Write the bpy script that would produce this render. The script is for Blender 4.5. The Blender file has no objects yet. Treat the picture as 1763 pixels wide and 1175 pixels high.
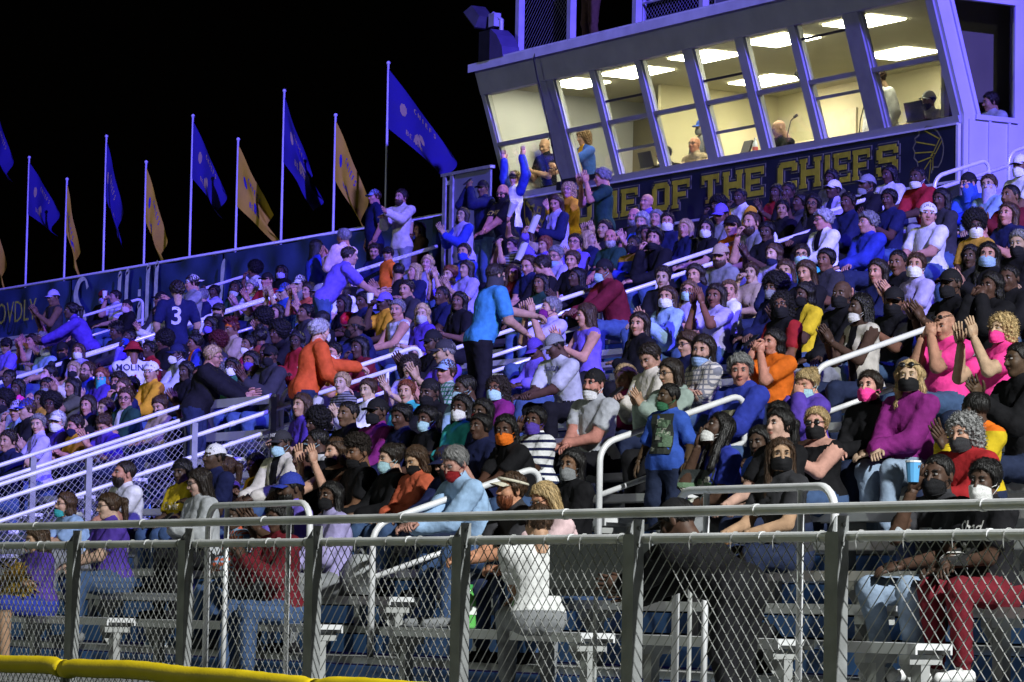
import bpy, math, random, numpy as np
from mathutils import Vector, Matrix
R=math.radians
sc=bpy.context.scene
col=sc.collection
rnd=random.Random(7)

# ---------------------------------------------------------------- camera
cam_d=bpy.data.cameras.new('camera'); cam=bpy.data.objects.new('camera',cam_d); col.objects.link(cam)
cam_d.sensor_width=36; cam_d.lens=36*6169.2/1763; cam_d.clip_start=.5; cam_d.clip_end=900
th,pi_,ro=R(30.4642),R(4.1775),R(1.0666)
va=Vector((-math.cos(th)*math.cos(pi_),math.sin(th)*math.cos(pi_),math.sin(pi_)))
vr=Vector((math.sin(th),math.cos(th),0)); vu=vr.cross(va)
r2=vr*math.cos(ro)+vu*math.sin(ro); u2=vu*math.cos(ro)-vr*math.sin(ro)
m=Matrix((r2,u2,-va)).transposed().to_4x4(); m.translation=Vector((0,0,1.6)); cam.matrix_world=m
sc.camera=cam

# ---------------------------------------------------------------- night sky and lights
w=bpy.data.worlds.new('World'); sc.world=w; w.use_nodes=True
nt=w.node_tree; nt.nodes.clear()
sky=nt.nodes.new('ShaderNodeTexSky'); sky.sky_type='NISHITA'; sky.sun_disc=False
sky.sun_elevation=R(-4); sky.sun_rotation=R(200); sky.sun_intensity=.2
bg=nt.nodes.new('ShaderNodeBackground'); bg.inputs[1].default_value=.015
ow=nt.nodes.new('ShaderNodeOutputWorld')
nt.links.new(sky.outputs[0],bg.inputs[0]); nt.links.new(bg.outputs[0],ow.inputs[0])

def sun(name,d,strength,colr,angle):
    l=bpy.data.lights.new(name,'SUN'); l.energy=strength; l.color=colr; l.angle=R(angle)
    o=bpy.data.objects.new(name,l); col.objects.link(o)
    o.rotation_euler=Vector(d).to_track_quat('-Z','Y').to_euler(); return o
def spot(name,loc,target,power,colr,size,angle,blend=.5):
    l=bpy.data.lights.new(name,'SPOT'); l.energy=power; l.color=colr; l.shadow_soft_size=size
    l.spot_size=R(angle); l.spot_blend=blend
    o=bpy.data.objects.new(name,l); col.objects.link(o); o.location=loc
    o.rotation_euler=(Vector(target)-Vector(loc)).to_track_quat('-Z','Y').to_euler(); return o
# blue-violet stadium floods far down the field to the right; pale floods over the field at the left; a near field light
spot('blue_floodlight',(30,12,38),(-50,23,11),800000,(.13,.10,1.0),.5,31,1.0)
spot('field_floodlight',(-60,-45,22),(-34,21,5),20000,(.90,1.0,.86),.6,60)
spot('near_floodlight',(9,13,20),(-20,12.4,.6),72000,(.97,.99,.97),.3,58,.9)

sc.view_settings.view_transform='Standard'; sc.view_settings.look='None'
sc.view_settings.exposure=0; sc.view_settings.gamma=1
sc.cycles.max_bounces=5; sc.cycles.diffuse_bounces=2; sc.cycles.glossy_bounces=2; sc.cycles.transmission_bounces=3
sc.cycles.transparent_max_bounces=12; sc.cycles.use_denoising=True; sc.cycles.caustics_reflective=False; sc.cycles.caustics_refractive=False
sc.cycles.sample_clamp_indirect=3

# ---------------------------------------------------------------- materials
M={}
def mat(name,c,rough=.6,metal=0,var=.12,vscale=6,bump=0,bscale=40,emit=0,spec=.4,coat=0):
    if name in M: return M[name]
    m=bpy.data.materials.new(name); m.use_nodes=True; n=m.node_tree.nodes; L=m.node_tree.links; b=n['Principled BSDF']
    b.inputs['Roughness'].default_value=rough; b.inputs['Metallic'].default_value=metal; b.inputs['Specular IOR Level'].default_value=spec
    b.inputs['Coat Weight'].default_value=coat
    c=tuple(c)+(1,)
    tc=n.new('ShaderNodeTexCoord')
    if var:
        no=n.new('ShaderNodeTexNoise'); no.inputs['Scale'].default_value=vscale; no.inputs['Detail'].default_value=6
        L.new(tc.outputs['Object'],no.inputs['Vector'])
        r=n.new('ShaderNodeValToRGB'); r.color_ramp.elements[0].position=.3; r.color_ramp.elements[1].position=.7
        r.color_ramp.elements[0].color=tuple(x*(1-var) for x in c[:3])+(1,); r.color_ramp.elements[1].color=tuple(min(1,x*(1+var)) for x in c[:3])+(1,)
        L.new(no.outputs[0],r.inputs[0]); L.new(r.outputs[0],b.inputs['Base Color'])
        mr=n.new('ShaderNodeMapRange'); mr.inputs[3].default_value=max(0,rough-.12); mr.inputs[4].default_value=min(1,rough+.12)
        L.new(no.outputs[0],mr.inputs[0]); L.new(mr.outputs[0],b.inputs['Roughness'])
    else: b.inputs['Base Color'].default_value=c
    if bump:
        n2=n.new('ShaderNodeTexNoise'); n2.inputs['Scale'].default_value=bscale; n2.inputs['Detail'].default_value=5
        L.new(tc.outputs['Object'],n2.inputs['Vector'])
        bp=n.new('ShaderNodeBump'); bp.inputs['Strength'].default_value=bump; bp.inputs['Distance'].default_value=.02
        L.new(n2.outputs[0],bp.inputs['Height']); L.new(bp.outputs[0],b.inputs['Normal'])
    if emit:
        b.inputs['Emission Color'].default_value=c; b.inputs['Emission Strength'].default_value=emit
    M[name]=m; return m
alu=mat('aluminium',(.70,.71,.72),.4,.1,.14,3,.05,60)
alu_dull=mat('weathered_aluminium',(.40,.41,.40),.55,.35,.2,4,.08,50)
galv=mat('galvanised_steel',(.40,.41,.40),.5,.45,.2,12,.05,90)
galv_dark=mat('weathered_post_steel',(.25,.26,.26),.55,.4,.22,8,.06,70)
wire=mat('chain_link_wire',(.47,.48,.47),.5,.4,.15,20)
railm=mat('polished_rail',(.80,.81,.83),.3,.15,.08,8,.03,50)
blue_riser=mat('blue_riser_paint',(.08,.24,.66),.45,0,.25,3,.05,30)
black_m=mat('black_plastic',(.012,.012,.013),.45,0,.2)
dark_m=mat('dark_rubber',(.03,.03,.032),.7,0,.2)
white_m=mat('white_plastic',(.75,.76,.76),.45,0,.06)
paper_m=mat('paper',(.78,.78,.74),.8,0,.05)
gold_m=mat('gold_foil',(.75,.52,.08),.28,.7,.3,30)
yellow_pad=mat('yellow_fence_cap',(.80,.60,.012),.5,0,.10,4,.10,70)
turf=mat('night_turf',(.028,.045,.02),.9,0,.4,3,.4,80)
asphalt=mat('asphalt',(.045,.045,.048),.85,0,.3,8,.3,120)

# ---------------------------------------------------------------- mesh helpers
class MB:
    def __init__(s): s.v=[]; s.f=[]; s.m=[]; s.k=0
    def add(s,v,f,k=None):
        o=len(s.v); s.v+=[tuple(x) for x in v]; s.f+=[tuple(i+o for i in q) for q in f]; s.m+=[s.k if k is None else k]*len(f); return s
    def box(s,c,d,rot=None,k=None,taper=1.0):
        x,y,z=[a/2 for a in d]
        v=[Vector((sx*x*(taper if sz>0 else 1),sy*y*(taper if sz>0 else 1),sz*z)) for sz in(-1,1) for sy in(-1,1) for sx in(-1,1)]
        if rot is not None: v=[rot@p for p in v]
        c=Vector(c); return s.add([p+c for p in v],[(0,2,3,1),(4,5,7,6),(0,1,5,4),(2,6,7,3),(0,4,6,2),(1,3,7,5)],k)
    def bbox(s,a,b,k=None): return s.box([(p+q)/2 for p,q in zip(a,b)],[abs(q-p) for p,q in zip(a,b)],None,k)
    def tube(s,pts,r,n=8,cap=True,k=None):
        pts=[Vector(p) for p in pts]; N=len(pts); rs=r if hasattr(r,'__len__') else [r]*N
        v=[];f=[];up=None
        for i,p in enumerate(pts):
            t=(pts[min(i+1,N-1)]-pts[max(i-1,0)]).normalized()
            if up is None: up=Vector((0,0,1)) if abs(t.z)<.9 else Vector((1,0,0))
            a=t.cross(up).normalized(); up=a.cross(t).normalized()
            for j in range(n):
                q=2*math.pi*j/n; v.append(p+(a*math.cos(q)+up*math.sin(q))*rs[i])
        for i in range(N-1):
            for j in range(n):
                k2=(j+1)%n; f.append((i*n+j,i*n+k2,(i+1)*n+k2,(i+1)*n+j))
        if cap: f.append(tuple(range(n-1,-1,-1))); f.append(tuple((N-1)*n+j for j in range(n)))
        return s.add(v,f,k)
    def lathe(s,prof,c=(0,0,0),n=12,k=None,rot=None):
        v=[];f=[];c=Vector(c)
        for r,z in prof:
            for j in range(n):
                q=2*math.pi*j/n; p=Vector((r*math.cos(q),r*math.sin(q),z)); v.append((rot@p if rot is not None else p)+c)
        for i in range(len(prof)-1):
            for j in range(n):
                k2=(j+1)%n; f.append((i*n+j,i*n+k2,(i+1)*n+k2,(i+1)*n+j))
        f.append(tuple(range(n-1,-1,-1))); f.append(tuple((len(prof)-1)*n+j for j in range(n)))
        return s.add(v,f,k)
    def prism(s,poly,fn,d,k=None):           # poly in 2-D, fn maps (a,b,depth) to 3-D
        n=len(poly); v=[fn(a,b,0) for a,b in poly]+[fn(a,b,d) for a,b in poly]
        f=[tuple(range(n)),tuple(range(2*n-1,n-1,-1))]+[(i,i+n,(i+1)%n+n,(i+1)%n) for i in range(n)]
        return s.add(v,f,k)
    def mesh(s,name,mats,smooth=False):
        me=bpy.data.meshes.new(name); me.from_pydata(s.v,[],s.f)
        for mm in (mats if isinstance(mats,(list,tuple)) else [mats]): me.materials.append(mm)
        if any(s.m): me.polygons.foreach_set('material_index',s.m)
        if smooth: me.polygons.foreach_set('use_smooth',[True]*len(s.f))
        me.update(); return me
    def build(s,name,mats,parent=None,loc=(0,0,0),smooth=False):
        return link(name,s.mesh(name,mats,smooth),parent,loc)
def link(name,me,parent=None,loc=(0,0,0)):
    o=bpy.data.objects.new(name,me); col.objects.link(o); o.location=loc
    if parent is not None: o.parent=parent
    return o
def tag(o,label=None,cat=None,group=None,kind=None):
    if label: o['label']=label
    if cat: o['category']=cat
    if group: o['group']=group
    if kind: o['kind']=kind
    return o
def thing(name,label,cat,loc=(0,0,0),rz=0,group=None):
    o=bpy.data.objects.new(name,None); o.empty_display_size=.2; col.objects.link(o); o.location=loc; o.rotation_euler=(0,0,rz)
    return tag(o,label,cat,group)
def arc(c,r,a0,a1,u,v,n=6):
    c,u,v=Vector(c),Vector(u),Vector(v)
    return [c+u*(r*math.cos(a0+(a1-a0)*i/n))+v*(r*math.sin(a0+(a1-a0)*i/n)) for i in range(n+1)]
# ---------------------------------------------------------------- the stand: rows of aluminium benches
RUN,RISE=.605,.207
def rowY(r): return 11.9+RUN*r              # seat centre line of row r
def floorZ(r): return .99+RISE*r
def seatZ(r): return floorZ(r)+.43
NR=26
XL,XR=-96.,-10.5
VX0,VX1,VROW=-35.35,-33.5,8                 # stair opening through the lower rows
AIS=[(-47.4,-46.5),(-34.0,-33.1),(-22.72,-21.75)]
tag(MB().bbox((-220,-120,-.4),(80,8.6,0)).build('ground',turf),kind='structure')
tag(MB().bbox((-220,8.6,-.4),(80,160,.004)).build('apron',asphalt),kind='structure')
tag(MB().bbox((XL,9.4,.80),(XR,11.45,.985)).build('walkway',alu_dull),kind='structure')

stand=thing('grandstand','long stepped grandstand of aluminium benches with blue risers','grandstand',(0,0,0))
def spans(r,pad=0):
    e=[(XL,AIS[0][0]),(AIS[0][1],AIS[1][0]),(AIS[1][1],AIS[2][0]),(AIS[2][1],XR)]
    if r<VROW: e[1]=(e[1][0],VX0)
    return e
for r in range(NR):
    y0=rowY(r)-.44; y1=rowY(r)+.14; z=floorZ(r)
    cuts=[(XL,VX0),(VX1,XR)] if r<VROW else [(XL,XR)]
    for a,c in cuts:
        for jj in range(3):                 # three planks with open joints, nosing at the front
            MB().bbox((a,y0+.195*jj+.004,z-.05),(c,y0+.195*(jj+1)-.006,z)).build('footboard_plank',alu_dull,stand)
        MB().bbox((a,y1+.012,z+.012),(c,y1+.03,z+RISE-.06)).build('riser_panel',blue_riser,stand)
leg_b=MB(); leg_b.bbox((-.045,-.03,-.43),(.045,.03,-.07)); leg_b.bbox((-.05,-.11,-.115),(.05,.11,-.062))
leg_b.prism([(-.11,-.115),(.11,-.115),(.03,-.22),(-.03,-.22)],lambda p,q,d:(-.049+d,p,q),.006); leg_me=leg_b.mesh('bench_leg',alu_dull)
def seat(a,c,r,legs):
    b=MB(); b.prism([(-.125,0),(.125,0),(.125,-.06),(.112,-.06),(.112,-.035),(-.112,-.035),(-.112,-.06),(-.125,-.06)][::-1],lambda p,q,d:(a+d,p,q),c-a)
    o=b.build('bench_seat',alu,stand,(0,rowY(r),seatZ(r)))
    n=max(2,round((c-a)/1.75)+1)
    if r<5:
        for i in range(n):
            x=a+.12+(c-a-.24)*i/(n-1)
            if -32<x<-12: link('bench_leg',leg_me,o,(x,0,0))
for r in range(NR):
    for a,c in spans(r):
        if r==0:
            for a2,c2 in [(XL,-47.4),(-46.4,-36.),(-33.,-26.3),(-25.7,-22.75),(-21.7,-19.1),(-18.6,-16.95),(-16.3,-15.65),(-14.6,XR)]:
                if a2>=a-.01 and c2<=c+.3 : seat(a2,c2,0,True)
        elif r==1 and c==XR:
            seat(a,-16.9,1,True); seat(-15.95,c,1,True)
        else: seat(a,c,r,r<16)
# ---------------------------------------------------------------- chain link
def chain_panel(fn,W,H,pitch=.083,rad=.0033,ph=0):
    """two families of zigzag wires on a W x H panel; fn maps (u,v,w) to 3-D"""
    b=MB(); h=pitch
    for s in (1,-1):
        n=int((W+H)/pitch)+2
        for i in range(-1,n):
            u0=i*pitch-(H if s>0 else 0)+ph*pitch
            pts=[]
            for e in range(2):
                pts.append((u0+(H*e if s>0 else H*(1-e)),H*e))
            (ua,va_),(ub,vb)=pts
            if max(ua,ub)<=0 or min(ua,ub)>=W: continue
            def clip(u,t): return u
            t0,t1=0.,1.
            du=ub-ua
            for lim,sg in ((0,1),(W,-1)):
                for _ in (0,):
                    fa=sg*(ua-lim); fb=sg*(ub-lim)
                    if fa<0 and fb<0: t0=2
                    elif fa<0: t0=max(t0,fa/(fa-fb))
                    elif fb<0: t1=min(t1,fa/(fa-fb))
            if t1-t0<.02: continue
            off=.0032*s
            P=[fn(ua+du*t,va_+(vb-va_)*t,off) for t in (t0,t1)]
            b.tube(P,rad,4,False)
    return b
# ---------------------------------------------------------------- guard fence along the front walkway
FY=9.72
fence=thing('guard_fence','chain link guard fence with double top pipe along the front walkway','fence',(0,FY,0))
px=[-22.28+1.75*i for i in range(-3,8)]
for x in px:
    b=MB(); b.prism([(-.03,.80),(.03,.80),(.03,2.03),(-.03,1.94)],lambda p,q,d,x=x:(x-.052+d,p,q),.008)
    b.bbox((x-.044,-.0297,.80),(x+.048,-.022,1.955)); b.bbox((x+.044,-.0299,.80),(x+.052,.03,2.03))
    for z in (1.12,1.90,1.985): b.lathe([(.0,-.004),(.012,-.004),(.010,.004),(.0,.004)],(x+.0545,.0,z),6,None,Matrix.Rotation(R(90),3,'Y'))
    b.build('post',galv_dark,fence)
def pipe(x0,x1,z,y,name,rad):
    b=MB(); b.tube([(x0,y,z),(x1,y,z)],rad,14)
    for x in np.arange(x0+.31,x1,1.75): b.tube([(x-.012,y,z),(x+.012,y,z)],rad+.004,14)
    b.build(name,railm if 0 else alu,fence,smooth=False)
pipe(-28.5,-9.5,2.065,0,'top_rail',.026); pipe(-28.5,-9.5,1.935,.035,'second_rail',.025); pipe(-28.5,-9.5,.92,.035,'bottom_rail',.025)
for i in range(len(px)-1):
    x0,x1=px[i]+.045,px[i+1]-.045
    chain_panel(lambda u,v,w_,x0=x0:(x0+u,.035+w_,.935+v),x1-x0,.985,.083,.0034,i*.37).build('chain_link_panel',wire,fence)['kind']='stuff'
    b=MB()
    for k in range(5):
        x=x0+.1+k*.36; b.tube(arc((x,.035,1.935),.0285,0,6.283,(0,1,0),(0,0,1),10),.0028,4); b.tube([(x,.0,1.93),(x+.01,.002,1.86)],.0025,4)
    b.build('wire_tie',wire,fence)['kind']='stuff'

# ---------------------------------------------------------------- yellow capped field fence in front
ff=thing('field_fence','low field fence with a yellow corrugated safety cap','fence',(0,8,0))
seg=[-30.5+3.02*i for i in range(9)]
for i in range(8):
    pts=[];n=40
    for k in range(n+1):
        x=seg[i]+(seg[i+1]-seg[i])*k/n; pts.append((x,0,1.205-.0045*(x+19.4)+.006*math.sin(x*1.7)+.004*math.sin(x*5+1)-.012*(abs(k/n-.5)>.47)))
    rr=[.051+.0014*math.sin(k*2.4) for k in range(n+1)]
    MB().tube(pts,rr,14).build('yellow_cap',yellow_pad,ff,smooth=True)
    MB().tube([(seg[i],0,-.0),(seg[i],0,1.17)],.024,8).build('post',galv_dark,ff)
    chain_panel(lambda u,v,w_,x0=seg[i]:(x0+u,w_,.06+v),3.02,1.1,.075,.0026).build('chain_link_panel',wire,ff)['kind']='stuff'

# ---------------------------------------------------------------- aisle handrails
FS=.3422; F0=-3.0758
def fz(y): return F0+FS*y                    # slope plane of the aisle nosings
def handrail(x,ya,yb,label,group,h=1.045,lower=(.67,),base=True,ends=(True,True)):
    t=thing('handrail',label,'handrail',(x,0,0),0,group)
    rr=.12; b=MB(); P=[]
    za,zb=fz(ya)+h,fz(yb)+h
    if ends[0]: P+=[(0,ya,fz(ya)-.03)]+[(0,ya+rr*(1-math.cos(a)),za-rr+rr*math.sin(a)+FS*rr*(1-math.cos(a))) for a in np.linspace(0,math.pi/2,6)]
    else: P+=[(0,ya,za)]
    if ends[1]: P+=[(0,yb-rr+rr*math.sin(a),zb-rr+rr*math.cos(a)-FS*rr*(1-math.sin(a))) for a in np.linspace(0,math.pi/2,6)]+[(0,yb,fz(yb)-.03)]
    else: P+=[(0,yb,zb)]
    b.tube(P,.024,10); b.build('top_rail',railm,t,smooth=True)
    for lo in lower: MB().tube([(0,ya,fz(ya)+lo),(0,yb,fz(yb)+lo)],.021,10).build('lower_rail',railm,t,smooth=True)
    return t
G1='handrail loops up the aisle beside the press box'; G2='handrail loops up the front right aisle'; G3='handrail loops high on the left aisle'
A1=-33.55; A2=-22.6; A0=-47.0
for i,(ya,yb,lab) in enumerate([(16.95,18.6,'looped aisle handrail held by the person in the orange tunic'),(19.27,20.86,'looped aisle handrail held by the standing person in cyan T-shirt'),
     (21.6,23.2,'looped aisle handrail below the word OF on the dark sign'),(23.75,24.72,'short looped handrail below the letters CHI of the sign'),(25.45,26.25,'short looped handrail at the feather emblem end of the sign'),(26.55,28.2,'topmost looped handrail against the pale press box side')]):
    handrail(A1,ya,yb,lab,G1,lower=(.67,.5))
t=thing('long_handrail','long straight handrail rising up the aisle past the press box','handrail',(A1,0,0))
MB().tube([(0,17.0,fz(17.0)+.89),(0,28.2,fz(28.2)+.89)],.024,10).build('rail',railm,t,smooth=True)
for y in (18.2,20.1,22.4,24.2,26.,27.6): MB().tube([(0,y,fz(y)-.03),(0,y,fz(y)+.88)],.02,8).build('post',railm,t,smooth=True)
for ya,yb,lab in [(12.17,13.55,'looped handrail at the foot of the front right aisle'),(14.07,15.36,'looped handrail beside the child in a blue picture T-shirt'),(16.0,17.22,'looped handrail in front of the pink shirted couple'),(18.4,19.8,'handrail loop behind the pink shirted couple at the right edge')]:
    handrail(A2,ya,yb,lab,G2)
for x,ya,yb,lab in [(A0,20.3,21.5,'aisle handrail loop below the left purple shirted crowd'),(A0,22.4,24.4,'aisle handrail loop near the number 3 jersey')]:
    handrail(x,ya,yb,lab,G3)
t=thing('long_handrail','long straight handrail rising up the far left aisle','handrail',(A0,0,0))
MB().tube([(0,18.6,fz(18.6)+1.02),(0,26.3,fz(26.3)+1.02)],.03,10).build('rail',railm,t,smooth=True)
for y in (19.2,21.9,24.1,26.2): MB().tube([(0,y,fz(y)-.03),(0,y,fz(y)+.94)],.02,8).build('post',railm,t,smooth=True)
for x,ya,yb,lab in [(-53.2,25.0,26.2,'handrail loop in front of the white letter S on the banner'),(-55.6,24.0,25.4,'leftmost handrail loop below the banner word PROUDLY')]:
    handrail(x,ya,yb,lab,'handrail loops under the banner')

# guards round the stair opening in the lower rows
def guard(x,ya,yb,label,rails,posts,mesh):
    t=thing('stair_guard',label,'guard rail',(x,0,0),0,'guards round the stair opening')
    for h,y1 in rails:
        b=MB(); b.tube([(0,ya,fz(ya)+h),(0,y1,fz(y1)+h)],.023,10)
        for y in np.arange(ya+.6,y1,.95): b.tube([(0,y-.03,fz(y-.03)+h),(0,y+.03,fz(y+.03)+h)],.028,10)
        b.build('rail',alu,t,smooth=False)
    for y,zb in posts: MB().bbox((-.024,y-.032,fz(y)-zb),(.024,y+.032,fz(y)+1.02)).build('post',galv_dark,t)
    def fn(u,v,w_): 
        y=ya+u; return (w_+.03,y,fz(y)+mesh[0]+v)
    chain_panel(fn,yb-ya,mesh[1]-mesh[0],.075,.0023).build('chain_link_panel',wire,t)['kind']='stuff'
    return t
guard(-33.5,12.9,16.85,'near stair guard of three pipes with chain link infill',[(1.04,16.82),(.88,17.05),(.67,16.9)],[(14.75,.6),(15.92,.6),(16.82,.6)],(-.35,.66))
guard(-35.3,12.9,16.75,'far stair guard of two pipes behind the near one',[(1.05,16.75),(.9,16.72)],[(13.1,.6),(14.9,.6),(16.70,.6)],(-.35,.88))
t=thing('stair_head_guard','short crosswise guard closing the head of the stair opening','guard rail',(0,16.9,0))
for h in (.98,.62):
    MB().bbox((-35.25,-.02,fz(16.9)+h-.045),(-33.55,.02,fz(16.9)+h+.045)).build('bar',alu,t)
chain_panel(lambda u,v,w_:(-35.25+u,w_+.025,fz(16.9)-.2+v),1.7,.8,.075,.003).build('chain_link_panel',wire,t)['kind']='stuff'
MB().bbox((-33.62,-.03,fz(16.9)-.5),(-33.56,.03,fz(16.9)+.97)).build('post',alu,t)
# concrete stair in the opening
b=MB()
for k in range(9): b.bbox((VX0+.06,10.2+.3*k,0),(VX1-.06,10.5+.3*k,.99-.11*(8-k)))
tag(b.build('stair',mat('concrete',(.26,.26,.25),.8,0,.2,3,.2,60)),kind='structure')
for x0,x1,lab in [(-17.3,-15.75,'low curved front rail before the black tank top'),(-23.5,-21.9,'low curved front rail before the light denim shirt')]:
    t=thing('front_loop_rail',lab,'handrail',(0,11.3,0),0,'curved rails at the front of the stand')
    P=[(x0,0,1.0)]+arc((x0+.14,0,2.12),.14,math.pi,math.pi/2,(1,0,0),(0,0,1))+arc((x1-.14,0,2.12),.14,math.pi/2,0,(1,0,0),(0,0,1))+[(x1,0,1.0)]
    MB().tube(P,.023,10).build('top_rail',railm,t,smooth=True)
    for x in (x0+.3,x1-.32): MB().tube([(x,.001,1.0),(x,.001,2.25)],.019,8).build('post',railm,t,smooth=True)

# ---------------------------------------------------------------- back guard with banner, flag poles
WY=27.4; WTOP=7.67
navy=mat('navy_banner_vinyl',(.045,.08,.19),.38,0,.35,1.2,.25,3,spec=.6)
wall=thing('back_guardrail','long pipe guardrail along the top of the stand','guard rail',(0,WY+.06,0))
b=MB(); b.tube([(XL,0,WTOP),(-46.6,0,WTOP)],.03,8)
b.build('top_rail',railm,wall,smooth=True)
for x in np.arange(-94,-46,2.3): MB().bbox((x-.03,.0,5.9),(x+.03,.06,WTOP-.02)).build('post',galv,wall)
def banner(x0,x1,label,mt,zl=6.05,zt=WTOP-.035):
    nx=int((x1-x0)/.12); nz=14; V=[];F=[]
    for i in range(nx+1):
        for j in range(nz+1):
            x=x0+(x1-x0)*i/nx; s=j/nz; z=zl+(zt-zl)*s
            d=.03*math.sin(x*2.1+3*s)*(1-s*.7)+.022*math.sin(x*5.3-4*s+1)+.018*math.sin((x+1.7*z)*4.1)+.015*math.sin((x*.6-z)*7.3)
            if (i in(0,nx)): d*=.2
            V.append((x,d-.05,z-.03*abs(math.sin(x*1.366))*s))
    for i in range(nx):
        for j in range(nz):
            a=i*(nz+1)+j; F.append((a,a+nz+1,a+nz+2,a+1))
    o=MB().add(V,F).build('banner',mt,None,(0,WY,0),True); return tag(o,label,'banner','vinyl banners along the back guardrail')
bn1=banner(-95.9,-63.2,'dark blue banner with the yellow word PROUDLY',navy)
bn2=banner(-63.15,-56.55,'dark blue banner with large white blackletter script Sandhill',navy)
bn3=banner(-56.5,-46.7,'dark blue banner with yellow Y and P at its end',navy)
letter_y=mat('banner_yellow_print',(.55,.57,.06),.6,0,.3,9); letter_w=mat('banner_white_print',(.80,.86,.90),.6,0,.25,9)
def text(s,size,mt,loc,rot,parent=None,name='lettering',ext=.002,shear=0,off=0,sx=1,align='LEFT'):
    cu=bpy.data.curves.new(name,'FONT'); cu.body=s; cu.size=size; cu.extrude=ext; cu.shear=shear; cu.offset=off; cu.resolution_u=2; cu.align_x=align
    o=bpy.data.objects.new(name,cu); col.objects.link(o); dg=bpy.context.evaluated_depsgraph_get(); dg.update()
    me=bpy.data.meshes.new_from_object(o.evaluated_get(dg)); bpy.data.objects.remove(o); me.materials.clear(); me.materials.append(mt)
    o=link(name,me,parent,loc); o.rotation_euler=rot; o.scale=(sx,1,1); return o
FRONT=(R(90),0,0)
LY=-.135
text('PROVDLY',.62,letter_y,(-67.35,LY,6.93),FRONT,bn1,off=-.006); text('SPONSORED BY',.50,letter_y,(-67.6,LY,6.28),FRONT,bn1,off=-.006)
text('Y    P',.62,letter_y,(-53.05,LY,6.75),FRONT,bn3,off=-.006)
# script capitals drawn as swelling strokes
def stroke(b,pts,ws,fn):
    pts=[Vector((p[0],p[1])) for p in pts]; L=[];Rr=[]
    for i,p in enumerate(pts):
        t=(pts[min(i+1,len(pts)-1)]-pts[max(i-1,0)]).normalized(); nrm=Vector((-t.y,t.x))
        L.append(p+nrm*ws[i]/2); Rr.append(p-nrm*ws[i]/2)
    v=[fn(q.x,q.y) for q in L]+[fn(q.x,q.y) for q in Rr]; n=len(pts)
    b.add(v,[(i,i+1,n+i+1,n+i) for i in range(n-1)])
b=MB(); fnb=lambda a,c:(a,LY,c)
def cl(pts,ws,ox,oy,s=1):
    # smooth the control polygon
    out=[];wo=[]
    n=len(pts)
    for i in range(n-1):
        p0,p1,p2,p3=[Vector(pts[max(0,min(n-1,k))]) for k in (i-1,i,i+1,i+2)]
        for k in range(5):
            t=k/5; q=.5*((2*p1)+(p2-p0)*t+(2*p0-5*p1+4*p2-p3)*t*t+(3*p1-p0-3*p2+p3)*t**3); out.append(q); wo.append(ws[i]+(ws[i+1]-ws[i])*t)
    out.append(Vector(pts[-1])); wo.append(ws[-1])
    stroke(b,[(ox+q.x*s,oy+q.y*s) for q in out],[w_*s for w_ in wo],fnb)
cl([(.62,.98),(.5,1.15),(.25,1.12),(.1,.9),(.22,.68),(.45,.5),(.52,.28),(.35,.05),(.05,.1)],[.1,.05,.12,.2,.2,.2,.2,.12,.04],-62.85,6.35,1.05)
def stem(x,h,z0=6.45): cl([(-.06,h-.07),(.04,h),(.0,h-.25),(.0,.08),(.12,0)],[.03,.13,.15,.15,.04],x,z0)
def bowl(x,z0=6.45): cl([(.0,.35),(.12,.46),(.25,.36),(.25,.1),(.2,.0)],[.04,.1,.15,.14,.04],x,z0)
for x in (-60.93,-60.35): pass
bowl(-62.0); stem(-61.75,.48); bowl(-61.45); stem(-61.5,.48)          # a n
cl([(.0,.3),(-.15,.4),(-.26,.2),(-.12,.02),(0,.1)],[.05,.12,.15,.1,.05],-60.75,6.45); stem(-60.75,1.1)   # d
stem(-60.42,1.12); bowl(-60.42)                                        # h
stem(-59.85,.48); cl([(0,.75),(0,.62)],[.12,.12],-59.85,6.45)          # i
stem(-59.5,1.15); stem(-59.13,1.17)                                    # ll
bowl(-57.35,6.55); stem(-57.4,.5,6.55); cl([(.0,.3),(-.15,.4),(-.26,.2),(-.12,.02),(0,.1)],[.05,.12,.15,.1,.05],-56.75,6.5)
b.build('lettering',letter_w,bn2)['kind']='stuff'
stl=MB(); cl2=b; b=stl; cl([(.12,1.15),(.05,1.0),(.0,.5),(-.06,.05)],[.03,.16,.1,.05],-56.42,6.35); b.build('lettering',letter_w,bn3)
# green panel right of the couple
pan=tag(MB().bbox((-48.9,WY-.12,6.3),(-47.5,WY-.09,7.62)).build('wind_screen',mat('dark_green_screen',(.015,.045,.04),.7,0,.3,2,.1,20)),'dark green screen right of the couple on the top row','screen')
# grey framed screen at the press box corner
t=thing('framed_screen','tall grey framed screen at the left end of the press box','screen',(0,26.6,0))
greyp=mat('grey_screen_vinyl',(.20,.21,.27),.55,0,.12,2,.1,8)
MB().bbox((-47.02,0,5.9),(-45.95,.03,8.05)).build('panel',greyp,t)
for x in (-47.3,-47.08): MB().bbox((x-.045,-.03,5.8),(x+.045,.05,8.1)).build('post',galv,t)
MB().bbox((-47.4,-.035,8.055),(-45.9,.05,8.1)).build('top_bar',galv,t)
for z in (6.2,7.2,7.95): MB().bbox((-47.25,-.01,z-.03),(-47.1,.02,z+.03)).build('clip',alu,t)

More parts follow.
